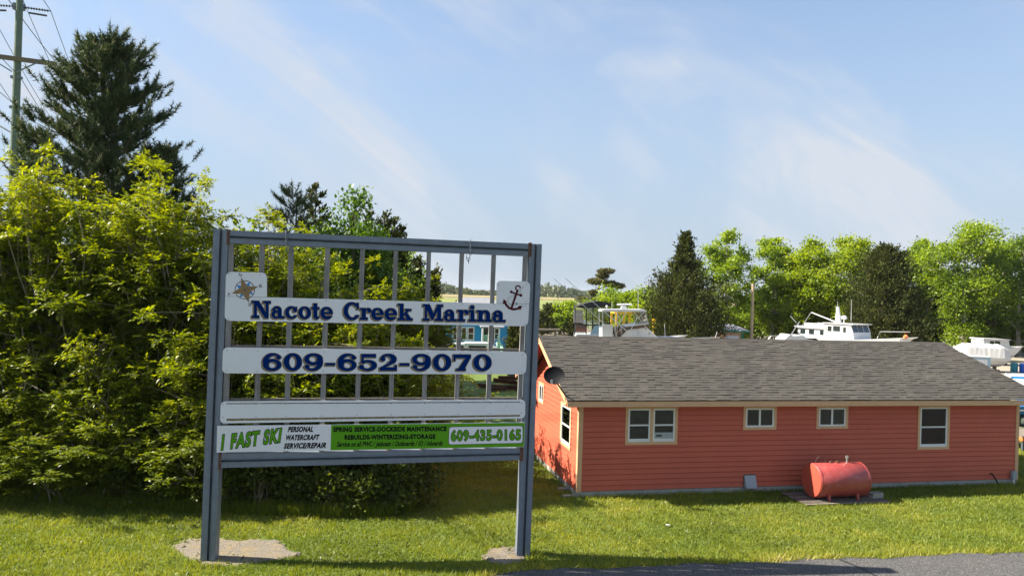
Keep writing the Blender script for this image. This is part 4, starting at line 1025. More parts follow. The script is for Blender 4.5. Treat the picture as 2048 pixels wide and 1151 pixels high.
def needles(T, Dr, r, n_each, L, W, candle=True):
    n = len(T); k = np.repeat(np.arange(n), n_each); m_ = len(k)
    al = r.uniform(-.5, .5, (m_, 1)) * L * 1.3; d = unit(Dr[k] * .75 + unit(r.normal(size=(m_, 3))) * .95); C = T[k] + Dr[k] * al
    sd = unit(np.cross(d, r.normal(size=(m_, 3)))) * W; Ls = (r.uniform(.7, 1.15, m_) * L)[:, None]
    V = np.stack([C - sd, C + sd, C + d * Ls], 1).reshape(-1, 3); ti = np.clip(np.repeat(r.uniform(.1, .7, n), n_each) + r.normal(0, .12, m_), 0, .88)
    if candle:
        cs = np.where(r.random(n) < .5)[0]; m2 = len(cs); d2 = unit(Dr[cs] + [0, 0, .9]); s2 = unit(np.cross(d2, r.normal(size=(m2, 3)))) * .016
        C2 = T[cs] + Dr[cs] * L * .5; V2 = np.stack([C2 - s2, C2 + s2, C2 + d2 * L * 1.5], 1).reshape(-1, 3); V = np.concatenate([V, V2]); ti = np.concatenate([ti, np.full(m2, .96)])
    return V, np.arange(len(V)).reshape(-1, 3), ti
def pine(base, h, rad, label, seed, low=.25, whorls=17, per=6, twigs=8, n_each=26, L=.17, W=.011, group='pines behind the shrubs', power=.6):
    r = np.random.default_rng(seed); root = empty('pine_tree', base, 0, label, 'tree', group)
    tk = MB(); tp = bez((0, 0, -.1), (r.normal(0, .1), r.normal(0, .1), h * .985), r, 10, .006); tk.tube(tp, .014 * h + .03, .015, 8); T, Dd = [], []
    for w in range(whorls):
        t = low + (1 - low) * w / (whorls - .2)
        for k in range(per):
            a = w * 1.1 + 2 * math.pi * k / per + r.uniform(-.35, .35); ln = max(.28, rad * ((1 - t) / (1 - low)) ** power * r.uniform(.6, 1.15))
            s = np.array([0, 0, t * h + r.normal(0, .12)]); e = s + np.array([math.cos(a) * ln, math.sin(a) * ln, ln * r.uniform(.25, .62) + .1])
            br = bez(s, e, r, 7, .03, -.10); tk.tube(br, .012 + .010 * ln, .006, 5, False)
            for j in range(twigs):
                f = r.uniform(.3, 1.0) if j else 1.0; p = np.array(br[min(6, int(f * 6.0))]); sd = (-1) ** j
                out = np.array([math.cos(a), math.sin(a), 0]); sv = np.array([-math.sin(a), math.cos(a), 0])
                d = unit(out * r.uniform(.2, .9) + sv * sd * r.uniform(.2, .9) * (j > 0) + np.array([0, 0, r.uniform(.5, 1.1)])); q = p + d * r.uniform(.3, .6)
                tk.tube([tuple(p), tuple(q)], .009, .005, 3, False)
                for z_ in (.35, .7, 1.0): T.append(p + (q - p) * z_); Dd.append(d)
    for z_ in np.linspace(.93, 1.0, 5): T.append(np.array(tp[-1]) * [1, 1, z_]); Dd.append(np.array([0, 0, 1.0]))
    tk.build('trunk', M['bark'], root)
    V, Fc, ti = needles(np.array(T), np.array(Dd), r, n_each, L, W); mesh_np('crown', V, Fc, M['pine'], root, ti); return root

def col_at(px, Y, top):   # ground point under a column of the picture at depth Y, and the height its top needs
    q = at(px, top, Y); return np.array([q[0], q[1], 0.0]), float(q[2])
# --- big pine, slim pine
b_, h_ = col_at(215, 28.5, 104); pine(b_, h_, 4.2, 'big dark pine towering over the left shrubs beside the power pole', 101, .20, 23, 8, 16, 25, .20, .016, power=.48)
b_, h_ = col_at(588, 29, 382); pine(b_, h_, 1.6, 'slim young pine just left of the open cedar', 102, .3, 10, 5, 6, 26, .17, .011)
b_, h_ = col_at(75, 31, 262); pine(b_, h_, 1.3, 'low pine crown peeking out behind the left shrubs under the big pine', 103, .35, 11, 7, 9, 20, .20, .016)
b_, h_ = col_at(318, 30.5, 300); pine(b_, h_, 2.3, 'shaded pine crown at the right foot of the big pine', 104, .3, 12, 7, 10, 20, .20, .016)
# --- tall sumac shrubs, front row
row = [(-190, 22.5, 300, 2.4), (-80, 22, 305, 2.2), (20, 22.4, 300, 2.1), (115, 21.8, 292, 2.1), (215, 22.3, 286, 2.2), (318, 21.9, 300, 2.0), (408, 22.3, 328, 2.0), (492, 21.8, 362, 1.9), (572, 22.4, 388, 1.8)]
lab = ['outermost shrub past the left picture edge', 'tall shrub at the left picture edge under the power pole', 'tall yellow-green shrub in the left corner below the pole',
       'tall yellow-green shrub left of the big pine trunk line', 'tallest yellow-green shrub in front of the big pine', 'tall shrub at the right foot of the big pine',
       'tall bare-stemmed shrub just left of the left sign post', 'shrub seen behind the left sign post and compass panel', 'shrub rising behind the left chain on the sign']
for k, (px, Y, tp, rd) in enumerate(row):
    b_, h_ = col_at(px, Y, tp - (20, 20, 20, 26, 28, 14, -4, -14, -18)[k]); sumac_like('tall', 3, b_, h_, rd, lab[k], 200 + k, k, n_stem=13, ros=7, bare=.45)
row = [(650, 22.6, 492, 1.7), (728, 28, 508, 1.9), (798, 28.6, 506, 1.8), (846, 30, 546, 1.6), (852, 31, 566, 1.4), (866, 37, 596, 1.3)]
lab = ['green shrub behind the fourth upright of the sign', 'green shrub behind the middle of the sign', 'green shrub behind the sign below the dark cedar clump', 'yellow-green shrub showing right of the sign middle',
       'shrub beside the blue house gap behind the sign', 'farthest shrub of the row left of the blue house']
for k, (px, Y, tp, rd) in enumerate(row):
    b_, h_ = col_at(px, Y, tp); sumac_like('green', 2, b_, h_, rd, lab[k], 230 + k, k, bare=.15, n_stem=10, ros=8)
# --- leafy mid-height bushes filling between the stems, then the dark back row
mid_lab = ['bushy green shrub mass at left frame edge', 'leafy bush at lower left under bare stems', 'leafy bush with dark hollow below left', 'brightest leafy bush mid-left under the pine', 'leafy bush between bare stems left of sign', 'leafy bush directly beside the left sign post', 'bush behind the phone board left end', 'bush behind the digits of the phone board', 'bush behind the sign centre', 'bush behind the sign right of centre', 'bush closing the row at the lawn behind sign']
mid_lab += ['bush of the front sprays at the left frame corner', 'bush with sprays hanging over the left lawn', 'bush hiding the bare stems at mid left', 'bush between mid stems and left sign post', 'upper leafy bush at left frame edge', 'upper bush behind the compass panel']
mids = [(-60, 21.2, 690), (45, 20.6, 640), (150, 20.9, 730), (240, 20.5, 650), (335, 20.9, 740), (420, 20.6, 660), (515, 20.9, 630), (600, 20.7, 590), (690, 21.2, 630), (770, 21.4, 640), (836, 23.3, 680), (0, 20.0, 800), (110, 19.9, 790), (205, 19.9, 800), (380, 19.8, 790), (5, 21.6, 520), (470, 21.3, 520)]
for k, (px, Y, tp) in enumerate(mids):
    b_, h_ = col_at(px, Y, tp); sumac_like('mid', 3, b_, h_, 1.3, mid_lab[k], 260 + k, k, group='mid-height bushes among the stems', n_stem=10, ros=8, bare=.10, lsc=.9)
k = 0
for px, Y, tp in [(-120, 25, 420), (0, 25.5, 430), (110, 25, 440), (215, 25, 430), (320, 25.3, 440), (430, 25, 450), (530, 25.5, 470), (620, 26, 490), (705, 29.5, 520), (780, 30.5, 545)]:
    b_, h_ = col_at(px, Y, tp)
    mound(b_, h_, 1.7, 1.2, ORD[k] + ' dark thicket bush from the left behind the tall shrub stems', 290 + k, 'deep', 3200, .18, 'dark thicket behind the shrubs', 'thicket_bush'); k += 1
# --- brambles and weeds along the lawn edge
edge = [(-70, 980), (0, 984), (60, 996), (125, 1005), (190, 1012), (255, 1018), (320, 1022), (385, 1026), (450, 1028), (520, 1030), (590, 1033), (660, 1036), (725, 1036), (785, 1032), (828, 1020)]
r = np.random.default_rng(8)
for k, (px, py) in enumerate(edge):
    g_ = ground(px, py); Y = g_[1] + r.uniform(.45, .75); b_ = np.array([at(px, py, Y)[0], Y, 0])
    mound(b_, r.uniform(.6, 2.0), .62, .45, ORD[k] + ' bramble clump from the left along the lawn edge', 320 + k, 'bramble', 1700, .115, 'brambles along the lawn edge', 'bramble_clump')
for k, (px, Y, hh) in enumerate([(842, 21.5, 2.6), (855, 24, 3.0), (868, 27, 3.4), (880, 31, 3.6), (890, 36, 4.0)]):
    q = at(px, 700, Y); mound((q[0] - .9, Y, 0), hh, 1.1, 1.1, ORD[k] + ' bush from the road in the row bordering the side lawn', 350 + k, 'bramble', 4200, .13, 'bushes bordering the side lawn', 'border_bush')
for k, (x, Y, hh) in enumerate([(-6.6, 40, 8.0), (-6.9, 43.5, 8.4), (-7.2, 47, 8.0)]):
    mound((x, Y, 0), hh, 1.9, 1.9, ORD[k] + ' tall dark bush shading the side lawn behind the shrub row', 356 + k, 'deep', 7000, .2, 'tall bushes shading the side lawn', 'added_shade_bush')  # hidden bushes, added so their shadow falls across the side lawn
# --- vine-covered mound, open cedar, dark cedar cluster behind the sign
b_, h_ = col_at(703, 29, 424); mound(b_, h_, 1.75, 1.5, 'bright green vine-covered dome behind the top beam of the sign', 371, 'vine', 17000, .17, 'vine-covered trees', 'vine_mound')
b_, h_ = col_at(690, 30.5, 470); mound(b_, h_, 2.6, 1.5, 'wide dark vine thicket below the green dome', 372, 'deep', 7000, .19, 'vine-covered trees', 'vine_mound')
b_, h_ = col_at(632, 34, 350); cedar(b_, h_, 1.7, 'open scraggly cedar standing out against the sky', 373, 2600, .24, 'cedars behind the shrubs', nbr=46, power=.75, low=.45, gap=.6)
for k, (px, Y, tp, rd, lb) in enumerate([(768, 36, 412, 1.0, 'dark cedar spire left in the clump behind the top beam'), (788, 36.5, 424, 1.05, 'middle dark cedar of the clump behind the top beam'), (802, 37, 440, .9, 'right dark cedar of the clump behind the top beam'),
                                    (738, 37, 408, .55, 'thin cedar tip just left of the dark clump'), (708, 38, 412, .4, 'tiny cedar tip above the green vine dome'), (838, 38, 505, 1.0, 'shaded cedar below the right end of the dark clump'), (871, 39, 528, .45, 'small drooping vine-wrapped tip right of the clump')]):
    b_, h_ = col_at(px, Y, tp); cedar(b_, h_, rd, lb, 380 + k, 5200, .20, 'cedars behind the shrubs', nbr=80, power=.5 if k < 3 else .8)
b_, h_ = col_at(1050, 66, 556); cedar(b_, h_, 1.0, 'cedar behind the right sign post beside the blue house', 391, 5200, .24, 'cedars near the blue house', nbr=80)
b_, h_ = col_at(1030, 50, 636); cedar(b_, h_, .62, 'bushy cedar in front of the blue house', 392, 5200, .22, 'cedars near the blue house', nbr=80, power=.6)
# --- woods beyond the boatyard
b_, h_ = col_at(1372, 76, 456); cedar(b_, h_, 3.7, 'large pointed cedar standing behind the roof ridge', 401, 30000, .31, nbr=260, prof=[(0, .85), (.15, 1), (.34, .95), (.50, .70), (.62, .42), (.75, .26), (.88, .14), (1, .02)])
b_, h_ = col_at(1772, 80, 486); cedar(b_, h_, 3.7, 'broad blunt cedar right of the white workboat', 402, 32000, .31, nbr=280, prof=[(0, .8), (.2, 1), (.5, .84), (.74, .60), (.9, .42), (1, .16)])
bl = [(1458, 90, 462, 2.9, 'oak', 'slender light green tree right of the pointed cedar', 2), (1545, 92, 456, 2.8, 'oak', 'tall airy tree behind the bare tan pole', 2), (1618, 90, 478, 3.3, 'oak2', 'bright yellow-green tree above the white workboat mast', 1),
      (1702, 94, 452, 3.4, 'oak2', 'tall bright tree left of the blunt cedar', 1), (1662, 88, 560, 2.6, 'oak2', 'low bright tree behind the workboat cabin', 1), (1838, 96, 474, 2.9, 'oak', 'thin tree just right of the blunt cedar', 2),
      (1935, 88, 442, 4.2, 'oak', 'tallest spreading green tree near the right edge', 1), (1985, 96, 462, 3.4, 'oak', 'green tree behind the tallest right tree', 2), (2045, 88, 450, 4.2, 'deep', 'dark green tree cut by the right picture edge', 1),
      (2130, 88, 455, 4.2, 'deep', 'tree beyond the right picture edge', 1), (1590, 96, 520, 3.0, 'deep', 'darker tree filling behind the bright trees', 2), (1760, 99, 520, 3.4, 'deep', 'darker tree showing through behind the blunt cedar', 2), (1880, 98, 530, 3.4, 'deep', 'dark tree in the gap before the tallest right tree', 2), (2010, 99, 540, 3.4, 'deep', 'shaded woodland tree above the wrapped boat', 2)]
for k, (px, Y, tp, rd, mt_, lb, tr_) in enumerate(bl):
    b_, h_ = col_at(px, Y, tp); broadleaf(b_, h_, rd, lb, 420 + k, mt_, 11000 if mt_ == 'deep' else 18000, .29, .14, trunks=tr_)
k = 0
for px in range(1480, 2140, 44):
    Y = 100 + 5 * math.sin(px); b_, h_ = col_at(px, Y, 618 + 16 * math.sin(px * .7)); mound(b_, h_, 2.6, 1.8, ORD[k] + ' undergrowth bush from the left at the foot of the woods', 450 + k, 'deep', 2400, .34, 'undergrowth of the woods', 'undergrowth_bush'); k += 1
for k, (px, Y, tp, rd, mt_, lb) in enumerate([(1270, 92, 584, 3.0, 'oak', 'rounded green tree behind the travel lift'), (1232, 96, 588, 2.8, 'deep', 'dark rounded tree behind the radar mast'), (1300, 90, 600, 2.4, 'oak2', 'light green bush left of the pointed cedar'),
                                         (1312, 96, 588, 2.2, 'deep', 'small dark tree at the left flank of the pointed cedar'), (1205, 100, 606, 2.0, 'oak', 'low green tree below the crooked pine'), (1130, 104, 606, 1.9, 'oak', 'small round green tree by the creek bank'), (1490, 100, 640, 2.6, 'oak2', 'low bright bush behind the green shed')]):
    b_, h_ = col_at(px, Y, tp); broadleaf(b_, h_, rd, lb, 480 + k, mt_, 6000, .30, .15, group='small trees by the creek')
for k, (px, Y, tp, rd, lb) in enumerate([(1097, 104, 606, 1.5, 'small dark cedar by the creek just right of the sign'), (1083, 100, 622, 1.3, 'small cedar half hidden by the right sign post'), (1148, 102, 632, 1.1, 'low cedar beside the black canvas boat')]):
    b_, h_ = col_at(px, Y, tp); cedar(b_, h_, rd, lb, 495 + k, 4200, .26, 'cedars by the creek', nbr=70, power=.6)
# --- crooked pine with flat needle pads
r = np.random.default_rng(77); Yp = 112
b_ = np.array([at(1186, 640, Yp)[0], Yp, 0]); root = empty('crooked_pine', b_, 0, 'crooked flat-topped pine rising above the marsh', 'tree')
def loc(px, py, dy=0): return tuple(at(px, py, Yp + dy) - b_)
tk = MB(); tk.tube([(0, 0, -.1), loc(1187, 615), loc(1190, 592), loc(1197, 575), loc(1206, 560), loc(1212, 546)], .24, .06, 7)
tk.tube([loc(1190, 590), loc(1180, 598), loc(1166, 600)], .09, .03, 5); tk.tube([loc(1194, 580), loc(1212, 572), loc(1232, 572)], .10, .03, 5); tk.tube([loc(1192, 585), loc(1192, 570), loc(1188, 565)], .08, .03, 5)
tk.build('trunk', M['bark'], root)
parts = []
for (px, py, rx, rz) in [(1212, 543, 17, 4.5), (1205, 552, 12, 4), (1195, 563, 21, 5), (1222, 568, 14, 5), (1233, 572, 17, 4.5), (1170, 600, 20, 4.5), (1186, 586, 8, 5), (1205, 604, 16, 4), (1190, 615, 14, 3)]:
    n = int(rx * 95); c = np.array(loc(px, py)); s = Yp / F
    C = c + unit(r.normal(size=(n, 3))) * (r.random((n, 1)) ** .4) * np.array([rx * s, rx * s * .8, rz * s])
    v, f = leaf_quads(C, rand_dirs(r, n, .6), r, r.uniform(.25, .5, n), .07, .2); parts.append((v, f, np.clip(r.normal(.5, .2, n), 0, 1)))
V, Fc, ti = join(parts); mesh_np('crown', V, Fc, M['pine_far'], root, ti)
# --- far wooded shore: one mass
r = np.random.default_rng(99); n = 34000
X = r.uniform(-640, 760, n); band_ = r.random(n); tre = np.floor(X / 9.0); hr = 9.5 + 3.2 * np.sin(tre * 12.9898) + 1.8 * np.sin(tre * .37)
u_ = r.random(n) ** .8; Z = u_ * hr * (1 - .35 * np.abs((X / 9.0 - tre) * 2 - 1) ** 2)
Yf = 810 + 70 * np.sin(X * .004) + r.uniform(0, 60, n) + 10 * np.sin(tre * 3.3)
C = np.stack([X, Yf, Z], 1); v, f = leaf_quads(C, rand_dirs(r, n, .3), r, r.uniform(2.0, 4.4, n), r.uniform(.8, 1.6, n), .4)
o = mesh_np('far_woods', v, f, M['far_wood'], None, np.clip(.45 + .25 * np.sin(tre * 5.1) + r.normal(0, .15, n), 0, 1)); tag(o, 'low wooded shore on the horizon beyond the marsh', 'woods', kind='stuff')
# --- lawn grass: single blades
def inpoly(x, y, P_):
    ins = np.zeros(x.shape, bool); n = len(P_)
    for i in range(n):
        (x0, y0), (x1, y1) = P_[i], P_[(i + 1) % n]
        c = ((y >= y0) != (y >= y1)); ins ^= c & (x < (x1 - x0) * (y - y0) / (y1 - y0 + 1e-12) + x0)
    return ins
r = np.random.default_rng(123)
n = 1850000; X = r.uniform(-18, 31, n); Yg = r.uniform(12.8, 46, n)
redge = 15.71 + np.where(X > .56, .1775, .42) * (X - .56) + .05 * np.sin(X * 1.9) + .035 * np.sin(X * 4.7 + 1) + .02 * np.sin(X * 11.3)
ok = (Yg > redge - .03 + r.normal(0, .03, n)) & (np.abs(X / Yg) < .92) & (r.random(n) < (15.5 / Yg) ** 1.7)
fu = (X - P0[0]) * hu[0] + (Yg - P0[1]) * hu[1]; fv = (X - P0[0]) * hv[0] + (Yg - P0[1]) * hv[1]
ok &= ~((fu > -.04) & (fu < HL + .04) & (fv > -.04) & (fv < HD + 1))
ok &= ~((fu > -.5) & (fv > HD))
for PD in (PAD1, PAD2):
    gp = np.array([ground(x, y)[:2] for x, y in PD]); gc = gp.mean(0); jit = r.uniform(.86, 1.06, n)
    ok &= ~inpoly(gc[0] + (X - gc[0]) * jit, gc[1] + (Yg - gc[1]) * jit, [tuple(q) for q in gp])
ok &= ~((X < -3.2) & (Yg > 23)); ok &= ~((fu > (u0 + u1) / 2 + pa + .05) & (fu < (u0 + u1) / 2 + pb - .05) & (fv > tv - .58) & (fv < tv + .7))
X, Yg, redge, fv = X[ok], Yg[ok], redge[ok], fv[ok]; n = len(X)
pt0 = np.sin(X * .33 + 2 * np.sin(Yg * .21)) * np.sin(Yg * .5 + .7 * np.sin(X * .4)); pt = .5 + .5 * np.sin(X * .9 + 1.3 * np.sin(Yg * .7)) * np.sin(Yg * 1.1 + np.sin(X * .6)); pt2 = .5 + .5 * np.sin(X * 3.1 + 2 * np.sin(Yg * 2.3)) * np.sin(Yg * 2.7 + 1)
fu2 = fu[ok]; near = ((fv < 0) & (fv > -.3) & (fu2 > -.3) & (fu2 < HL + .3)) | ((np.abs(X - SA[0]) < .45) & (np.abs(Yg - SA[1]) < .4)) | ((np.abs(X - SB[0]) < .45) & (np.abs(Yg - SB[1]) < .4))
H_ = r.uniform(.04, .085, n) * (1 + .6 * (np.abs(Yg - redge) < .25)) * (1 + .35 * pt2) * (1 + .9 * near * r.random(n))
tallm = r.random(n) < .012; H_[tallm] *= 1.8
ti = np.clip(.36 + .30 * (pt - .5) + .2 * (pt2 - .5) + .12 * pt0 + .05 * np.sin((Yg - .1775 * X) * 5.2) + r.normal(0, .13, n) + .25 * (np.abs(Yg - redge) < .12), 0, 1)
a = r.uniform(0, 6.28, n); wd = r.uniform(.006, .012, n) * (1 + .03 * (Yg - 15)); ln = r.normal(0, .5, (n, 2)) * H_[:, None]
base_ = np.stack([X, Yg, np.zeros(n)], 1); sd_ = np.stack([np.cos(a) * wd, np.sin(a) * wd, np.zeros(n)], 1)
tip = base_ + np.concatenate([ln, H_[:, None]], 1)
V = np.stack([base_ - sd_, base_ + sd_, tip], 1).reshape(-1, 3)
o = mesh_np('lawn_grass', V, np.arange(3 * n).reshape(n, 3), M['grass'], None, ti); tag(o, 'short mown lawn grass between road and house', 'grass', kind='stuff')
# broad-leaved weeds and clover scattered through the lawn
nw = 5200; wx = r.uniform(-14, 17, nw); wy = r.uniform(14.6, 25, nw); keepw = (np.sin(wx * 1.3 + 2 * np.sin(wy)) * np.sin(wy * 1.7 + wx * .4) > .15) & (wy > 15.9 + np.where(wx > .56, .1775, .42) * (wx - .56)) & (wy < 18.6 + .0 * wx)
gx = (wx - P0[0]) * hv[0] + (wy - P0[1]) * hv[1]; keepw |= (gx < -.4) & (wx > 3) & (wy > 16.2 + .1775 * (wx - .56)) & (r.random(nw) < .35); wx, wy = wx[keepw], wy[keepw]
cw_ = np.repeat(np.stack([wx, wy, np.full(len(wx), .015)], 1), 6, 0); aw = rand_dirs(r, len(cw_), .35); vw, fw2 = leaf_quads(cw_ + aw * .01, unit(aw * [1, 1, .6]), r, r.uniform(.05, .10, len(cw_)), .018, .7)
tag(mesh_np('lawn_weeds', vw, fw2, M['bramble'], None, np.clip(r.normal(.6, .2, len(cw_)), 0, .9)), 'small broad-leaved weeds scattered in the lawn', 'weeds', kind='stuff')
# tall weeds where the lawn meets the bushes
n = 26000; t = r.random(n); ex = np.interp(t, np.linspace(0, 1, len(edge)), [e[0] for e in edge]); ey = np.interp(t, np.linspace(0, 1, len(edge)), [e[1] for e in edge])
G_ = np.array([ground(x, y) for x, y in zip(ex, ey)]); G_[:, 1] += np.abs(r.normal(0, .35, n)); G_[:, 2] = 0
H_ = r.uniform(.12, .5, n) * r.uniform(.5, 1, n); a = r.uniform(0, 6.28, n); sd_ = np.stack([np.cos(a), np.sin(a), a * 0], 1) * .009
tip = G_ + np.concatenate([r.normal(0, .3, (n, 2)) * H_[:, None], H_[:, None]], 1)
o = mesh_np('weed_fringe', np.stack([G_ - sd_, G_ + sd_, tip], 1).reshape(-1, 3), np.arange(3 * n).reshape(n, 3), M['grass'], None, np.clip(r.normal(.25, .2, n), 0, 1)); tag(o, 'uncut tall grass fringe at the foot of the bushes', 'grass', kind='stuff')

# ================================================================== POWER POLE AND LINES
YP = 40.0; pb0 = np.array([at(28, 300, YP)[0], YP, 0])
pole = empty('power_pole', pb0, 0, 'tall greenish wooden power pole with crossarm at the left edge', 'power pole')
def pl(px, py, dy=0): return tuple(at(px, py, YP + dy) - pb0)
pt_ = at(40, -25, YP) - pb0
MB().tube([(0, 0, -.3), tuple(pt_ * .5), tuple(pt_)], .25, .17, 12).build('shaft', M['pole'], pole)
axd = unit(np.array([.97, .22, 0])); arm_c = np.array(pl(36, 120))
mb = MB(); mb.bar(tuple(arm_c - axd * 2.0 + [0, -.2, .10]), tuple(arm_c + axd * 2.0 + [0, -.2, -.10]), .13, .24); mb.build('crossarm', M['arm_wood'], pole)
for sg in (-1, 1):
    mb = MB(); mb.bar(tuple(arm_c + axd * sg * 1.15 + [0, -.3, -.12 * 0 - .1]), tuple(arm_c + axd * sg * .12 + [0, -.26, -.72]), .05, .06); mb.build('brace', M['steel'], pole)
    for k, (py) in enumerate((14,)):
        c = np.array(pl(38, py)); mb = MB()
        mb.box(tuple(c + axd * sg * .2), (.14, .2, .36)); mb.build('clamp', M['steel'], pole)
        a, b = c + axd * sg * .27, c + axd * sg * 1.55 + [0, 0, -.06]; d = (b - a); mb = MB(); mb.tube([tuple(a), tuple(b)], .03, k=6)
        for q in range(9):
            m1 = a + d * (q + .6) / 9.6; mb.tube([tuple(m1 - d * .02), tuple(m1), tuple(m1 + d * .02)], .085, .02, 9)
        mb.build('insulator', M['insulator'], pole)
        a2, b2 = c + axd * sg * .55 + [0, -.1, -.30], c + axd * sg * 1.42 + [0, -.1, -.36]; mb = MB(); mb.tube([tuple(a2), tuple(b2)], .055, k=8); mb.build('arrester', M['insulator'], pole)
mb = MB(); mb.tube([pl(0, 252), pl(24, 266)], .05, k=6); mb.build('side_bracket', M['grey_box'], pole)
for q, py in enumerate((155, 215)): mb = MB(); mb.box(pl(33 - q * 2, py), (.5, .3, .14)); mb.build('wire_bracket', M['steel'], pole)
far_off = np.array([-27.0, 60.0, -.8])
def power_line(start, label, near=True, far=True, sag=1.5):
    s = np.array(start) + pb0; mb = MB(); pts = []
    if near:
        e = s - far_off * .9; pts += [tuple(e + (s - e) * t - np.array([0, 0, 4 * sag * t * (1 - t)])) for t in np.linspace(0, 1, 25)][:-1]
    if far:
        e = s + far_off; pts += [tuple(s + (e - s) * t - np.array([0, 0, 4 * sag * t * (1 - t)])) for t in np.linspace(0, 1, 25)]
    else: pts.append(tuple(s))
    mb.tube(pts, .018, k=5); o = mb.build('power_line', M['wire'], None, org=s); o.location = s; tag(o, label, 'cable', 'wires strung from the power pole'); return o
c = np.array(pl(38, 14))
power_line(c + axd * 1.55 + [0, 0, -.06], 'wire running from the right end of the top insulator')
power_line(c - axd * 1.55 + [0, 0, -.06], 'wire running from the left end of the top insulator')
power_line(c + axd * .2 + [0, -.1, .45], 'highest wire passing over the pole top')
power_line(arm_c + axd * 1.95 + [0, -.2, .03], 'wire crossing the right tip of the wooden crossarm')
power_line(arm_c - axd * 1.7 + [0, -.2, .18], 'wire crossing the left tip of the wooden crossarm')
power_line(np.array(pl(33, 155)) + [.22, 0, 0], 'communication wire just below the crossarm', sag=1.0)
power_line(np.array(pl(29, 215)) + [.22, 0, 0], 'lowest wire on the power pole', sag=1.0)
# bare tan pole in the yard
YT = 76; tb = np.array([at(1503, 676, YT)[0], YT, 0]); tt = at(1506, 567, YT) - tb
tp_ = MB().tube([(0, 0, -.2), tuple(tt * .5), tuple(tt)], .17, .13, 10).build('bare_pole', M['tan_pole'], None); tp_.location = tb; tag(tp_, 'bare tan pole standing behind the roof ridge', 'pole')
for k, (px, Y, top) in enumerate([(1920, 72, 694), (1929.5, 72, 693)]):
    q = at(px, top, Y); o = MB().tube([(0, 0, -.1), (0, 0, q[2])], .17, .16, 10).build('dock_piling', M['tan_pole'], None); o.location = (q[0], Y, 0); tag(o, ['left wooden piling beside the wrapped boat', 'right wooden piling beside the wrapped boat'][k], 'piling')

# ================================================================== BLUE HOUSE, TRUCK, RUSTY BEAMS
YB = 62.0; c0 = at(893, 700, YB); c0[2] = 0; c1 = at(1058, 700, YB + 2.0); BA = math.atan2(c1[1] - c0[1], c1[0] - c0[0]); BW = float(np.hypot(*(c1 - c0)[:2]))
bh = empty('blue_house', c0, BA, 'bright blue house with white trim seen through the sign', 'house')
bu = np.array([math.cos(BA), math.sin(BA), 0]); bv = np.array([-bu[1], bu[0], 0])
def bf(px, py): q = on_plane(px, py, c0, bv) - c0; return float(q @ bu), float(q[2])
ZW = 3.5; BD = 7.0
mb = MB(); mb.box2((0, 0, 0), (BW, BD, ZW)); mb.build('wall', M['cyan_house'], bh)
zr = 5.25; mb = MB(); e_ = .35; A_ = [(-e_, -e_, ZW), (BW + e_, -e_, ZW), (BW + e_, BD + e_, ZW), (-e_, BD + e_, ZW), (BW * .30, BD / 2, zr), (BW * .62, BD / 2, zr)]
mb.add(A_, [(0, 1, 5, 4), (1, 2, 5), (2, 3, 4, 5), (3, 0, 4), (3, 2, 1, 0)]); mb.build('roof', M['roof_grey'], bh)
def bwin(x0, y0, x1, y1):
    a0, z1 = bf(x0, y0); a1, z0 = bf(x1, y1); mb = MB(); t = .09
    for (p, q, s, u_) in ((a0, a0 + t, z0 + t, z1 - t), (a1 - t, a1, z0 + t, z1 - t), (a0, a1, z0, z0 + t), (a0, a1, z1 - t, z1)): mb.box2((p, -.06, s), (q, -.002, u_))
    mb.box2((a0 + t, -.045, (z0 + z1) / 2 - .03), (a1 - t, -.012, (z0 + z1) / 2 + .03)); w = mb.build('window', M['white'], bh)
    MB().box2((a0 + t, -.01, z0 + t), (a1 - t, -.003, z1 - t)).build('pane', M['dark_glass'], w)
bwin(935, 653, 948, 680); bwin(922, 653, 933, 680); bwin(988, 655, 998, 679); bwin(905, 653, 918, 680)
# porch
a0, z1 = bf(957, 651); a1, z0 = bf(986, 690); mb = MB(); mb.prism([(a0 - .2, -1.7, z1 + .02), (a1 + .5, -1.7, z1 + .02), (a1 + .5, -.02, z1 + .45), (a0 - .2, -.02, z1 + .45)], (0, 0, -.1)); mb.build('porch_roof', M['roof_grey'], bh)
zf = bf(960, 690)[1]; mb = MB(); mb.box2((a0 - .1, -1.6, 0), (a1 + .3, -.01, max(.3, zf))); mb.build('porch', M['white'], bh)
zf = max(.3, zf)
for a in (a0, a0 + .55, a1 + .1): MB().box2((a - .06, -1.58, zf), (a + .06, -1.46, z1)).build('column', M['white'], bh)
d0 = (a0 + a1) / 2 - .2; mb = MB(); mb.box2((d0 - .1, -.05, zf), (d0 + 1.0, -.012, zf + 2.15)); dr = mb.build('door', M['white'], bh); MB().box2((d0, -.06, zf + .1), (d0 + .9, -.051, zf + 2.05)).build('door_panel', M['dark_glass'], dr)
for k in range(11):
    x = a0 + .02 + k * .075; MB().box2((x, -1.62, zf + .05), (x + .035, -1.59, zf + .9)).build('baluster', M['pale_green'], bh)
MB().box2((a0 - .05, -1.63, zf + .9), (a0 + .9, -1.56, zf + .97)).build('handrail', M['pale_green'], bh)
for sx in (.35, 1.2):
    MB().bar((a0 + .9 + sx, -1.6, zf + .9), (a0 + 1.3 + sx, -2.6, .9), .06, .08).build('stair_rail', M['pale_green'], bh)
    MB().bar((a0 + .9 + sx, -1.62, zf + .45), (a0 + 1.3 + sx, -2.62, .45), .05, .5).build('stair_panel', M['pale_green'], bh)
for k in range(3): MB().box2((a0 + 1.3, -1.9 - .3 * k, 0), (a0 + 2.1, -1.61 - .3 * k, zf * (1 - (k + 1) / 4))).build('step', M['white'], bh)
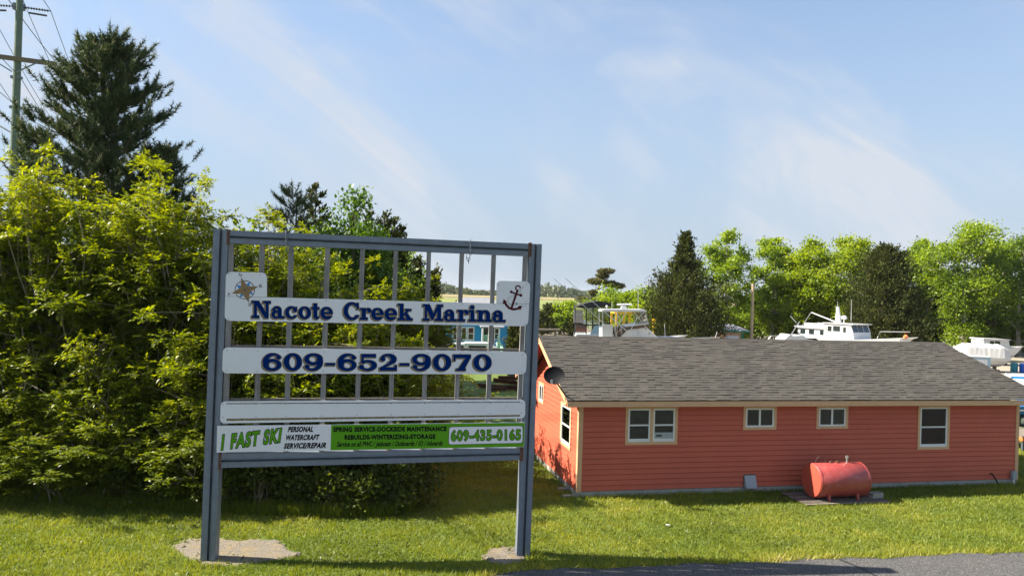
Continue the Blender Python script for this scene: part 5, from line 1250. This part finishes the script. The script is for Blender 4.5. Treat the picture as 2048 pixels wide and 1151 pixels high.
# white pickup with a cap
def wheel_parts(parent, x, y, r_, w=.22):
    mb = MB(); mb.lathe((x, y - w / 2, r_), [(r_ * .62, 0), (r_, .03), (r_, w - .03), (r_ * .62, w)], 20, 'y'); t = mb.build('wheel', M['tire'], parent)
    mb = MB(); mb.lathe((x, y - w / 2 - .01, r_), [(r_ * .15, 0), (r_ * .6, .01), (r_ * .6, w), (r_ * .15, w + .02)], 16, 'y'); mb.build('rim', M['chrome'], t)
q = at(978, 690, 56.5); tk_ = empty('pickup_truck', (q[0], 56.5, 0), .12, 'white pickup truck with dark windows parked by the blue house', 'truck')
mb = MB(); mb.prism([(0, -.9, .45), (-5.2, -.9, .45), (-5.25, -.9, .75), (-5.1, -.9, 1.05), (-3.8, -.9, 1.12), (0.02, -.9, 1.12)], (0, 1.8, 0)); mb.build('body', M['white'], tk_)
mb = MB(); mb.prism([(-.05, -.82, 1.123), (-3.75, -.82, 1.123), (-3.15, -.82, 1.80), (-1.9, -.82, 1.86), (-1.75, -.82, 1.93), (-.15, -.82, 1.93)], (0, 1.64, 0)); cab = mb.build('cab', M['white'], tk_)
for pts in ([(-.22, 1.30), (-1.55, 1.30), (-1.62, 1.74), (-.3, 1.74)], [(-1.95, 1.25), (-2.65, 1.25), (-2.62, 1.68), (-1.98, 1.72)], [(-2.75, 1.25), (-3.5, 1.25), (-3.1, 1.66), (-2.72, 1.68)]):
    MB().prism([(x, -.826, z) for x, z in pts], (0, .004, 0)).build('window', M['dark_glass'], cab)
MB().prism([(-.03, -.6, 1.3), (-.03, .6, 1.3), (-.12, .55, 1.75), (-.12, -.55, 1.75)], (-.03, 0, 0)).build('rear_window', M['dark_glass'], cab)
for x in (-.95, -4.35):
    for y in (-.82, .82): wheel_parts(tk_, x, y, .38)
MB().box2((.021, -.85, .45), (.12, .85, .62)).build('bumper', M['chrome'], tk_)
for y in (-.8, .68): MB().box2((.021, y, .75), (.05, y + .12, 1.05)).build('taillight', M['rust'], tk_)
# heap of rusty beams on the side lawn
g0 = ground(1012, 780)
for k, (dx, dy, z, L_, a, tl) in enumerate([(-.2, .5, .13, 3.2, -.25, 0), (.3, .25, .13, 2.6, -.18, 0), (.25, .6, .42, 2.2, -.30, .06), (.9, .0, .13, 2.4, -.4, 0), (.5, .35, .70, 2.0, -.1, -.03), (-.5, -.4, .12, 1.2, .5, .02)]):
    b = empty('rusty_beam', (g0[0] + dx, g0[1] + dy, z), a, ['longest rusty beam at the back of the scrap heap', 'rusty beam in the middle of the scrap heap', 'rusty beam lying across the scrap heap', 'rusty beam at the right front of the scrap heap', 'topmost rusty beam of the scrap heap', 'short grey-brown beam lying in front of the scrap heap'][k], 'beam', 'rusty beams heaped on the side lawn')
    b.rotation_euler.y = tl
    mb = MB(); mb.box2((-L_ / 2, -.09, .10), (L_ / 2, .09, .125)); mb.box2((-L_ / 2, -.09, -.125), (L_ / 2, .09, -.10)); mb.build('flange', M['rust'], b)
    mb = MB(); mb.box2((-L_ / 2, -.015, -.099), (L_ / 2, .015, .099)); mb.build('web', M['rust'], b)

# ================================================================== BOATS
def hull(L, B, zk, zd, zb=None, bow=.25, flare=.8, n=13):
    """x fore from -L/2 to L/2; deck edge at zd rising to zb at the bow; keel at zk"""
    zb = zb or zd; V, rows = [], []
    for i in range(n):
        t = i / (n - 1); x = -L / 2 + L * t
        b = B / 2 * (1 if t < .5 else max(.02, 1 - ((t - .5) / .5) ** 2.2)); z1 = zd + (zb - zd) * max(0, (t - .4) / .6) ** 1.6
        k = zk + (z1 - zk) * max(0, (t - .72) / .28) ** 2.4 * .85; ch = k + (z1 - k) * .38; xb = x + bow * L * .25 * max(0, (t - .6) / .4) ** 2
        V += [(x, 0, k), (x + (xb - x) * .4, b * flare, ch), (xb, b, z1), (xb, b * .9, z1 + .02), (xb, -b * .9, z1 + .02), (xb, -b, z1), (x + (xb - x) * .4, -b * flare, ch)]
    fs = [(i * 7 + j, i * 7 + (j + 1) % 7, (i + 1) * 7 + (j + 1) % 7, (i + 1) * 7 + j) for i in range(n - 1) for j in range(7)]
    fs += [tuple(range(6, -1, -1)), tuple((n - 1) * 7 + j for j in range(7))]
    return MB().add(V, fs)
def cradle(parent, xs_, ztop, w=1.4):
    for x in xs_:
        mb = MB(); mb.box2((x - .12, -w / 2, 0), (x + .12, w / 2, .25)); mb.box2((x - .1, -.15, .251), (x + .1, .15, ztop)); mb.build('keel_block', M['dark_plank'], parent)
class PX:
    """local frame of a boat placed at depth Y: converts pixels to local points"""
    def __init__(s, px, Y): s.Y = Y; q = at(px, 690, Y); s.o = np.array([q[0], Y, 0.0])
    def __call__(s, px, py, dy=0): return tuple(at(px, py, s.Y + dy) - s.o)
def xz(mb, P, pts, y0, y1):  # polygon given in pixels at depth 0, extruded in y
    q = [P(x, y) for x, y in pts]; return mb.prism([(a, y0, c) for a, b, c in q], (0, y1 - y0, 0))
# --- sport-fishing boat with white hardtop
P = PX(1255, 60); fb = empty('sport_fishing_boat', P.o, 0, 'white fishing boat with hardtop, radar and outriggers behind the ridge', 'boat')
hull(8.6, 3.0, .55, 2.30, 2.75).build('hull', M['boat_white'], fb); cradle(fb, (-2, 1.4), .75)
mb = MB(); xz(mb, P, [(1234, 674), (1252, 656), (1288, 652), (1312, 674), (1330, 690), (1234, 690)], -1.15, 1.15); cb_ = mb.build('cabin', M['boat_white'], fb)
for x, y in ((1287, 656), (1293, 665)): mb = MB(); c = P(x, y); mb.lathe((c[0], -1.16, c[2]), [(.02, -.01), (.05, -.01), (.05, .02)], 10, 'y'); mb.build('porthole', M['dark_glass'], cb_)
mb = MB(); xz(mb, P, [(1228, 664), (1250, 651), (1291, 645.5), (1290, 652.5), (1252, 657), (1236, 668)], -1.25, 1.25); mb.build('bridge_coaming', M['brown'], fb)
mb = MB(); xz(mb, P, [(1246, 650), (1292, 644), (1292, 646), (1246, 652)], -1.28, 1.28); mb.build('coaming_rail', M['boat_white'], fb)
mb = MB(); xz(mb, P, [(1200, 619.5), (1204, 617.6), (1284, 618), (1287, 620), (1287, 622), (1200, 622)], -1.35, 1.35); mb.build('hardtop', M['boat_white'], fb)
mb = MB(); xz(mb, P, [(1241, 617.4), (1244, 611.5), (1251, 611.5), (1254, 617.4)], -.3, .3); mb.build('radar_base', M['boat_white'], fb)
mb = MB(); a = P(1234, 608.5); b = P(1263, 608.5); mb.tube([(a[0], 0, a[2]), (b[0], 0, b[2])], .075, k=8); mb.build('radar_bar', M['boat_white'], fb)
mb = MB(); xz(mb, P, [(1201, 646), (1222, 648), (1220, 674), (1201, 674)], -1.2, -1.1); xz(mb, P, [(1201, 655), (1222, 655), (1221, 690), (1201, 690)], -1.09, 1.0); mb.build('aft_bulkhead', M['boat_white'], fb)
mb = MB(); xz(mb, P, [(1223, 652), (1236, 652), (1236, 676), (1223, 676)], -.9, -.86); mb.build('companionway', M['brown'], fb)
for (x0, y0, x1, y1, yy) in [(1202, 621, 1202, 652, -1.25), (1225, 621, 1227, 660, -1.25), (1231, 621, 1229, 674, -1.25), (1248, 621, 1231, 652, -1.26), (1236, 624, 1250, 645, 1.2), (1270, 632, 1256, 658, -1.27), (1272, 634, 1288, 655, -1.27), (1202, 621, 1202, 652, 1.25), (1285, 621, 1291, 647, 1.25), (1285, 621, 1291, 647, -1.27), (1262, 622, 1272, 634, -1.27), (1284, 622, 1272, 634, -1.27), (1228, 676, 1224, 650, -1.3), (1239, 675, 1238, 652, -1.3), (1222, 666, 1224, 676, -1.3)]:
    a, b = P(x0, y0), P(x1, y1); MB().tube([(a[0], yy, a[2]), (b[0], yy, b[2])], .028, k=6).build('tower_tube', M['chrome'], fb)
for pts, yy in (([(1258, 622.5), (1286, 622.5), (1291, 645), (1266, 648)], -1.24),): mb = MB(); xz(mb, P, pts, yy, yy + .012); mb.build('clear_curtain', M['vinyl'], fb)
mb = MB(); a, b = P(1286, 622.5), P(1291, 645); mb.add([(a[0], -1.2, a[2]), (a[0], 1.2, a[2]), (b[0], 1.2, b[2]), (b[0], -1.2, b[2])], [(0, 1, 2, 3)]); mb.build('clear_curtain', M['vinyl'], fb)
for (x0, y0, x1, y1, yy) in ((1106, 558, 1214, 655, -1.4), (1127, 557, 1265, 674, -1.45)):
    a, b = P(x0, y0), P(x1, y1); MB().tube([(a[0], yy * 1.3, a[2]), (b[0], yy, b[2])], .018, .032, 6).build('outrigger', M['chrome'], fb)
for px, y0, y1, w in ((1271, 578, 668, .03), (1219.5, 602, 622, .02), (1323, 645, 676, .03)): a, b = P(px, y0), P(px + 1, y1); MB().tube([(b[0], -1.2, b[2]), (a[0], -1.2, a[2])], w, .012, 6).build('antenna', M['boat_white'], fb)
for (x0, y0, x1, y1) in ((1310, 670.5, 1346, 671), (1320, 671, 1316, 680), (1333, 671, 1330, 682), (1346, 671, 1342, 684)): a, b = P(x0, y0), P(x1, y1); MB().tube([(a[0], -.9, a[2]), (b[0], -.9, b[2])], .022, k=5).build('bow_rail', M['chrome'], fb)
mb = MB(); c = P(1213.5, 613); mb.lathe((c[0], 0, c[2]), [(.02, -.25), (.02, -.05), (.09, 0), (.09, .08), (.02, .13)], 10); mb.build('gps_dome', M['boat_white'], fb)
# --- older boat with a black canvas enclosure
P = PX(1185, 65); ob_ = empty('canvas_top_boat', P.o, 0, 'older white boat with black canvas and clear vinyl enclosure', 'boat')
hull(7.4, 2.8, .5, 2.0, 2.5).build('hull', M['boat_white'], ob_); cradle(ob_, (-1.8, 1.2), .7)
mb = MB(); q0 = [P(*p) for p in ((1148, 613.5), (1158, 609.5), (1172, 605), (1194, 601), (1208, 603), (1218, 606), (1218, 612), (1170, 616))]
mb.prism([(a, -1.2, c) for a, b, c in q0], (0, 2.4, 0)); mb.build('canvas_top', M['canvas_black'], ob_)
for (x0, x1) in ((1149, 1160), (1160, 1170), (1171, 1182), (1184, 1202), (1203, 1216)):
    mb = MB(); xz(mb, P, [(x0, 615), (x1, 615), (x1, 664), (x0, 664)], -1.16, -1.15); mb.build('vinyl_panel', M['vinyl'], ob_)
mb = MB(); xz(mb, P, [(1149, 648), (1170, 648), (1170, 664), (1149, 664)], -1.10, -1.08); xz(mb, P, [(1149, 620), (1168, 620), (1168, 646), (1149, 646)], 1.0, 1.02); mb.build('inner_panel', M['tarp'], ob_)
for x in (1148, 1170.5, 1183, 1203, 1216.5):
    a, b = P(x, 614), P(x - 1, 666); MB().tube([(a[0], -1.18, a[2]), (b[0], -1.18, b[2])], .05, k=5).build('canvas_edge', M['canvas_black'], ob_)
a, b = P(1147, 646), P(1219, 644); MB().tube([(a[0], -1.19, a[2]), ((a[0] + b[0]) / 2, -1.19, a[2] - .08), (b[0], -1.19, b[2])], .05, k=5).build('canvas_seam', M['canvas_black'], ob_)
mb = MB(); xz(mb, P, [(1186, 650), (1204, 648), (1204, 670), (1176, 668)], -1.3, -1.2); mb.build('windscreen', M['blue_grey'], ob_)
mb = MB(); xz(mb, P, [(1150, 666), (1222, 668), (1222, 676), (1150, 674)], -1.35, 1.3); mb.build('deck_house', M['boat_white'], ob_)
# --- tarp-covered skiff and log stack by the creek
P = PX(1136, 58); tv_ = empty('covered_skiff', P.o, 0, 'low skiff under a black tarp behind the roof corner', 'boat')
hull(3.4, 1.4, .5, 2.05, 2.15).build('hull', M['boat_white'], tv_); cradle(tv_, (-.8, .8), .7, 1.0)
mb = MB()
n1_, n2_ = 15, 7
for i in range(n1_):
    t = i / (n1_ - 1); x = -1.45 + 2.9 * t
    for j in range(n2_): s = j / (n2_ - 1) * 2 - 1; mb.v.append((x, s * .75, 2.12 + .38 * (1 - s * s) * (math.sin(math.pi * min(1, t * 1.1 + .05))) + .05 * math.sin(i * 2.1 + j)))
mb.f = [(i * n2_ + j, i * n2_ + j + 1, (i + 1) * n2_ + j + 1, (i + 1) * n2_ + j) for i in range(n1_ - 1) for j in range(n2_ - 1)]
mb.build('tarp', M['canvas_black'], tv_)
q = at(1090, 662, 95); lg = empty('timber_rack', (q[0], 95, 0), .1, 'old timbers on a rack at the lot edge by the sign post', 'timber')
for k in range(3): MB().tube([(-2, .3 * k, q[2] + .15), (2, .3 * k + .1, q[2] + .2)], .16, .14, 8).build('timber', M['dark_plank'], lg)
for x in (-1.4, 1.4): MB().box2((x - .1, -.2, 0), (x + .1, .8, q[2])).build('trestle', M['dark_plank'], lg)
# --- yellow travel lift
P = PX(1250, 80); tv2 = empty('travel_lift', P.o, 0, 'yellow boat hoist frame behind the fishing boat', 'boat hoist')
for (px, dy) in ((1230, -1.5), (1255, -1.5), (1230, 2.5), (1255, 2.5)):
    a = P(px, 626); MB().box2((a[0] - .11, dy - .11, .5), (a[0] + .11, dy + .11, a[2])).build('leg', M['yellow'], tv2); wheel_parts(tv2, a[0], dy, .45, .3)
a, b = P(1229, 624), P(1274, 624)
for dy in (-1.5, 2.5): MB().box2((a[0], dy - .18, a[2] - .12), (b[0], dy + .18, a[2] + .12)).build('top_beam', M['yellow'], tv2)
MB().box2((a[0] - .15, -1.3, a[2] - .12), (a[0] + .15, 2.3, a[2] + .12)).build('cross_beam', M['yellow'], tv2)
P = PX(1306, 74); hk = empty('yellow_jib', P.o, 0, 'yellow chain hoist post in front of the pointed cedar', 'hoist')
a, b = P(1306, 637), P(1306, 657); MB().tube([(0, 0, 0), (0, 0, a[2])], .09, .08, 8).build('post', M['yellow'], hk)
for py in (640, 646, 655): c = P(1307, py); MB().box((c[0] + .05, 0, c[2]), (.34, .25, .16)).build('collar', M['yellow'], hk)
# --- green shed
P = PX(1467, 78); q = at(1446, 676, 78); gs_ = empty('green_shed', (q[0], 78, 0), .15, 'small shed with grey roof and green trim behind the ridge', 'shed')
s = 78 / F; zt = float(at(1467, 664, 78)[2]); zr_ = float(at(1467, 649, 78)[2])
MB().box2((0, 0, 0), (2.3, 2.4, zt)).build('wall', M['tan_trim'], gs_)
MB().box2((.25, -.05, 0), (1.75, -.001, zt - .35)).build('garage_door', M['white'], gs_)
MB().box2((2.0, -.05, 0), (2.28, -.001, zt - .1)).build('side_panel', M['green_paint'], gs_)
MB().box2((-.3, -.35, zt), (3.1, -.28, zt + .18)).build('fascia', M['green_paint'], gs_)
MB().add([(-.3, -.34, zt + .1), (3.1, -.34, zt + .1), (3.1, 3.3, zt + .1), (-.3, 3.3, zt + .1), (.9, 1.5, zr_), (1.7, 1.5, zr_)], [(0, 1, 5, 4), (1, 2, 5), (2, 3, 4, 5), (3, 0, 4), (3, 2, 1, 0)]).build('roof', M['roof_grey'], gs_)
# --- white workboat with pilothouse
YW = 70.0; qc = at(1703, 664, YW); WA = R(-58); cw, sw = math.cos(WA), math.sin(WA)
off = np.array([1.0 * cw + 1.4 * sw, 1.0 * sw - 1.4 * cw]); wb = empty('workboat', (qc[0] - off[0], YW - off[1], 0), WA, 'white workboat with tall pilothouse, mast and boom', 'boat')
hull(11.4, 3.6, .5, 2.15, 2.85, .3).build('hull', M['boat_white'], wb); cradle(wb, (-3, 0, 2.6), .7, 1.8)
zr2 = float(at(1703, 649, YW)[2]); zd2 = 2.1
mb = MB(); mb.prism([(-1.95, -1.4, zd2), (1.25, -1.4, zd2), (1.15, -1.4, zd2 + .85), (.85, -1.4, zr2), (-1.95, -1.4, zr2)], (0, 2.8, 0)); ph = mb.build('pilothouse', M['boat_white'], wb)
mb = MB(); mb.box2((-2.05, -1.55, zr2 + .002), (1.2, 1.55, zr2 + .07)); mb.build('pilothouse_roof', M['boat_white'], wb)
zz = zr2
for (x0, x1, z0, z1) in ((-.95, -.2, -.72, -.2), (.12, .42, -.78, -.28), (-1.55, -1.1, -.75, -.25)): MB().box2((x0, -1.412, zz + z0), (x1, -1.401, zz + z1)).build('side_window', M['dark_glass'], ph)
for y in (-1.28, -.42, .46):
    t0, t1 = (zr2 - .72 - zd2), (zr2 - .08 - zd2); fx = lambda z: 1.15 + (.85 - 1.15) * (z - .85) / (zr2 - zd2 - .85)
    mb = MB(); mb.prism([(fx(t0) + .012, y, zd2 + t0), (fx(t0) + .012, y + .80, zd2 + t0), (fx(t1) + .012, y + .80, zd2 + t1), (fx(t1) + .012, y, zd2 + t1)], (-.01, 0, 0)); mb.build('front_window', M['dark_glass'], ph)
za = float(at(1620, 657, YW + 2)[2]); MB().box2((-5.0, -1.3, zd2), (-1.96, 1.3, za)).build('aft_cabin', M['boat_white'], wb)
MB().box2((-5.3, -1.5, za + .002), (-1.7, 1.5, za + .16)).build('aft_cabin_roof', M['boat_white'], wb)
for x in (-4.7, -3.7, -2.45): MB().box2((x, -1.312, za - .62), (x + .6, -1.301, za - .15)).build('cabin_window', M['dark_glass'], wb)
for y in (-1.0, 1.0): MB().box2((-4.4, y - .05, za + .162), (-2.6, y + .05, za + .5)).build('roof_rail', M['boat_white'], wb)
zm = float(at(1669, 613, YW)[2]); MB().tube([(-1.35, 0, zr2 + .05), (-1.45, 0, zm)], .32, .13, 8).build('mast', M['boat_white'], wb)
pb2 = at(1619, 625, YW + 3); MB().tube([(-1.6, 0, zr2 + .12), (-4.4, 0, float(pb2[2]))], .07, .05, 6).build('boom', M['boat_white'], wb)
mb = MB(); mb.lathe((-.75, 0, float(at(1678, 640, YW)[2])), [(.05, -.5), (.05, 0), (.26, .1), (.3, .22), (.2, .38), (.03, .44)], 14); mb.build('radar_dome', M['boat_white'], wb)
for x, zt2 in ((-1.9, 602), (-.4, 598)): MB().tube([(x, .6, zr2 + .07), (x, .6, float(at(1670, zt2, YW)[2]))], .025, .012, 5).build('antenna', M['boat_white'], wb)
for (x0, z0, x1, z1) in ((-5.2, za + .1, -6.3, 4.2), (-4.9, za + .1, -3.9, float(pb2[2]))): MB().tube([(x0, -.8, z0), (x1, -.8, z1)], .03, k=5).build('stay', M['chrome'], wb)
MB().lathe((5.6, -.3, 2.85), [(.05, -.2), (.2, -.1), (.22, .05), (.05, .2)], 12).build('fender', M['orange'], wb)
mb = MB(); mb.tube([(3.4, -1.1, 2.6), (3.6, -1.0, 3.2), (5.9, -.15, 3.3)], .035, k=5); mb.build('bow_rail', M['chrome'], wb)
# --- small cruiser whose top shows above the ridge
P = PX(1590, 62); sc_ = empty('small_cruiser', P.o, 0, 'small white cruiser with sloped windshield just above the ridge', 'boat')
hull(6.2, 2.4, .6, 2.35, 2.55).build('hull', M['boat_white'], sc_); cradle(sc_, (-1.5, 1.2), .8)
mb = MB(); xz(mb, P, [(1560, 679), (1571, 671), (1598, 669), (1607, 676), (1632, 682), (1632, 690), (1560, 690)], -1.0, 1.0); cbn = mb.build('cabin', M['boat_white'], sc_)
mb = MB(); xz(mb, P, [(1606, 676), (1603, 673.5), (1622, 674), (1629, 680)], -1.012, -1.002); mb.build('windshield', M['dark_glass'], cbn)
mb = MB(); xz(mb, P, [(1559, 679), (1570, 667.5), (1576, 667.5), (1566, 679)], -1.05, 1.05); mb.build('radar_arch', M['boat_white'], sc_)
for (x0, y0, x1, y1) in ((1528, 676, 1534, 670), (1534, 670, 1562, 668.5), (1545, 680, 1550, 669), (1573, 668, 1590, 642)): a, b = P(x0, y0), P(x1, y1); MB().tube([(a[0], -1.0, a[2]), (b[0], -1.0, b[2])], .028, k=5).build('rail', M['chrome'], sc_)
# --- row of boat rails showing between cedar and shed
P = PX(1405, 58); lb_ = empty('open_skiff', P.o, 0, 'low open boat with rail just above the ridge below the cedar', 'boat')
hull(5, 2.0, .6, 2.45, 2.6).build('hull', M['boat_white'], lb_); cradle(lb_, (-1, 1), .8)
for (x0, y0, x1, y1) in ((1376, 674, 1434, 673), (1424, 674, 1428, 662)): a, b = P(x0, y0), P(x1, y1); MB().tube([(a[0], -.9, a[2]), (b[0], -.9, b[2])], .028, k=5).build('rail', M['chrome'], lb_)
# --- boats and gear at the right edge
P = PX(1966, 66); sw_ = empty('wrapped_boat', P.o, -.12, 'boat shrink-wrapped in white tarp at the right of the roof', 'boat')
s = 66 / F; hull(4.6, 1.9, .45, 1.15, 1.4).build('hull', M['boat_white'], sw_); cradle(sw_, (-1, 1), .6)
zt_, zl = float(at(1966, 689, 66)[2]), float(at(1966, 713, 66)[2]); n1_ = 17; mb = MB()
for i in range(n1_):
    t = i / (n1_ - 1); x = -1.75 + 3.7 * t; w_ = 1.16 * (1 - max(0, (t - .8) / .2) * .35); h_ = zt_ - .35 * max(0, (t - .84) / .16) - .03 * math.sin(i * 1.9)
    prof = [(-w_, zl - .25), (-w_ * 1.04, zl + .02), (-w_ * .90, lerp(zl, h_, .80)), (-w_ * .84, h_ - .14), (0, h_ + .10), (w_ * .84, h_ - .14), (w_ * .90, lerp(zl, h_, .80)), (w_ * 1.04, zl + .02), (w_, zl - .25)]
    mb.v += [(x, y + .008 * math.sin(i * 2.7 + k), z + .012 * math.sin(i * 1.3 + k * 2)) for k, (y, z) in enumerate(prof)]
mb.f = [(i * 9 + j, i * 9 + j + 1, (i + 1) * 9 + j + 1, (i + 1) * 9 + j) for i in range(n1_ - 1) for j in range(8)] + [tuple(range(8, -1, -1)), tuple((n1_ - 1) * 9 + j for j in range(9))]
mb.build('shrink_wrap', M['tarp'], sw_)
P = PX(1980, 74); wc = empty('cabin_boat', P.o, 0, 'white cabin boat with twin windows behind the wrapped boat', 'boat')
hull(6.0, 2.4, .5, 1.7, 1.9).build('hull', M['boat_white'], wc); cradle(wc, (-1.5, 1.2), .7)
mb = MB(); xz(mb, P, [(1955, 677), (2004, 679), (2008, 700), (1955, 700)], -1.0, 1.0); cbn = mb.build('cabin', M['boat_white'], wc)
mb = MB(); xz(mb, P, [(1952.5, 675), (2006, 677.5), (2006, 679), (1952.5, 677)], -1.15, 1.15); mb.build('cabin_roof', M['boat_white'], wc)
for x0, x1 in ((1967, 1975.5), (1977, 1987)): mb = MB(); xz(mb, P, [(x0, 680), (x1, 680.5), (x1, 689.5), (x0, 689)], -1.012, -1.002); mb.build('window', M['dark_glass'], cbn)
P = PX(1955, 58); bx = empty('storage_box', P.o, -.05, 'pale blue-grey storage box showing past the roof edge', 'box')
zt_ = float(at(1955, 713, 58)[2]); MB().box2((-.8, -.5, 0), (.75, .7, zt_)).build('body', M['blue_grey'], bx); MB().box2((-.86, -.56, zt_ + .002), (.81, .76, zt_ + .06)).build('lid', M['white'], bx); MB().box2((-.5, -.512, .35), (.5, -.502, zt_ - .15)).build('panel', M['white'], bx)
for k, (px, py, mt_, lb2) in enumerate([(2028, 743.5, 'teal', 'teal plastic barrel at the right edge'), (2046, 745, 'blue_plastic', 'bright blue barrel cut by the right picture edge')]):
    g_ = ground(px, py); br = empty('barrel', g_, 0, lb2, 'barrel', 'barrels at the right edge')
    MB().lathe((0, 0, 0), [(.27, 0), (.29, .03), (.29, .25), (.30, .27), (.29, .30), (.29, .52), (.30, .54), (.29, .57), (.29, .76), (.27, .80)], 18).build('drum', M[mt_], br); MB().lathe((0, 0, .801), [(.25, 0), (.25, .015), (.08, .016)], 18).build('lid', M[mt_], br)
def dinghy(g_, L, B, H, rz, mat, label):
    d = empty('overturned_dinghy', g_, rz, label, 'dinghy'); n = 11; mb = MB()
    for i in range(n):
        t = i / (n - 1); x = -L / 2 + L * t; b = B / 2 * max(.05, 1 - abs(2 * t - .9) ** 2.6 / 1.4); h = H * max(.15, 1 - abs(2 * t - .9) ** 3 * .5)
        mb.v += [(x, -b, .05), (x, -b * .85, h * .6), (x, -b * .4, h * .95), (x, 0, h), (x, b * .4, h * .95), (x, b * .85, h * .6), (x, b, .05)]
    mb.f = [(i * 7 + j, i * 7 + j + 1, (i + 1) * 7 + j + 1, (i + 1) * 7 + j) for i in range(n - 1) for j in range(6)] + [tuple(range(6, -1, -1)), tuple((n - 1) * 7 + j for j in range(7))]
    mb.build('hull', M[mat], d, smooth=True); MB().box2((-L * .4, -.03, H * .9), (L * .35, .03, H + .04)).build('keel', M[mat], d); return d
dinghy(ground(2036, 757), 2.6, 1.1, .42, .05, 'boat_white', 'overturned white dinghy below the barrels'); dinghy(ground(2050, 772), 2.6, 1.2, .5, -.25, 'boat_white', 'white overturned boat nearest the roof edge'); dinghy(ground(2040, 764), 1.5, .8, .4, -.5, 'hull_blue', 'small dark blue overturned boat between the white ones')
g_ = ground(2052, 846); bt = empty('blue_boat', g_, .35, 'blue hulled boat with white stripe beyond the right house corner', 'boat')
hull(4.2, 1.7, .35, 1.02, 1.15).build('hull', M['hull_blue'], bt); MB().box2((-2.0, -.865, .80), (1.0, -.852, .88)).build('stripe', M['white'], bt)
for x in (-1.2, .1):
    for y in (-.6, .6): wheel_parts(bt, x, y, .27, .18)
MB().box2((-1.9, -.5, .26), (1.4, .5, .345)).build('trailer_bed', M['steel_dark'], bt)
g_ = ground(2056, 892); tr_ = empty('flat_trailer', g_, .25, 'orange framed flat trailer with grey planks at the right edge', 'trailer')
for k in range(6): MB().box2((-1.2, -.75 + k * .25, .55), (1.3, -.52 + k * .25, .60)).build('deck_plank', M['plank'], tr_)
mb = MB(); mb.box2((-1.2, -.78, .40), (1.3, -.70, .548)); mb.box2((-1.2, .68, .40), (1.3, .76, .548)); mb.box2((-1.2, -.69, .40), (-1.1, .67, .548)); mb.build('frame', M['orange'], tr_)
for y in (-.62, .6): wheel_parts(tr_, 0, y, .25, .16)
for x in (-1.1, 1.2): MB().box2((x - .04, -.74, 0), (x + .04, -.66, .40)).build('prop', M['steel_dark'], tr_)
# litter on the grass
g_ = ground(1336, 1053); o = MB().prism([(-.06, -.02, .05), (.05, -.03, .06), (.06, .02, .05), (-.05, .03, .06)], (0, 0, -.03)).build('paper_scrap', M['white'], None); o.location = g_ + np.array([0, 0, .01]); tag(o, 'scrap of white paper lying on the lawn', 'litter')

# ================================================================== AIR: thin even haze over the marsh
hz = MB().box2((-2600, -500, -1), (2600, 4100, 32)).build('haze', None)
hm = bpy.data.materials.new('thin_haze'); hm.use_nodes = True; hn = hm.node_tree.nodes; hn.clear()
ho = hn.new('ShaderNodeOutputMaterial'); hp_ = hn.new('ShaderNodeVolumePrincipled'); hp_.inputs['Color'].default_value = (.86, .92, 1, 1); hp_.inputs['Density'].default_value = .00007; hp_.inputs['Anisotropy'].default_value = .2
hm.node_tree.links.new(hp_.outputs[0], ho.inputs['Volume']); hz.data.materials.clear(); hz.data.materials.append(hm); tag(hz, kind='stuff')
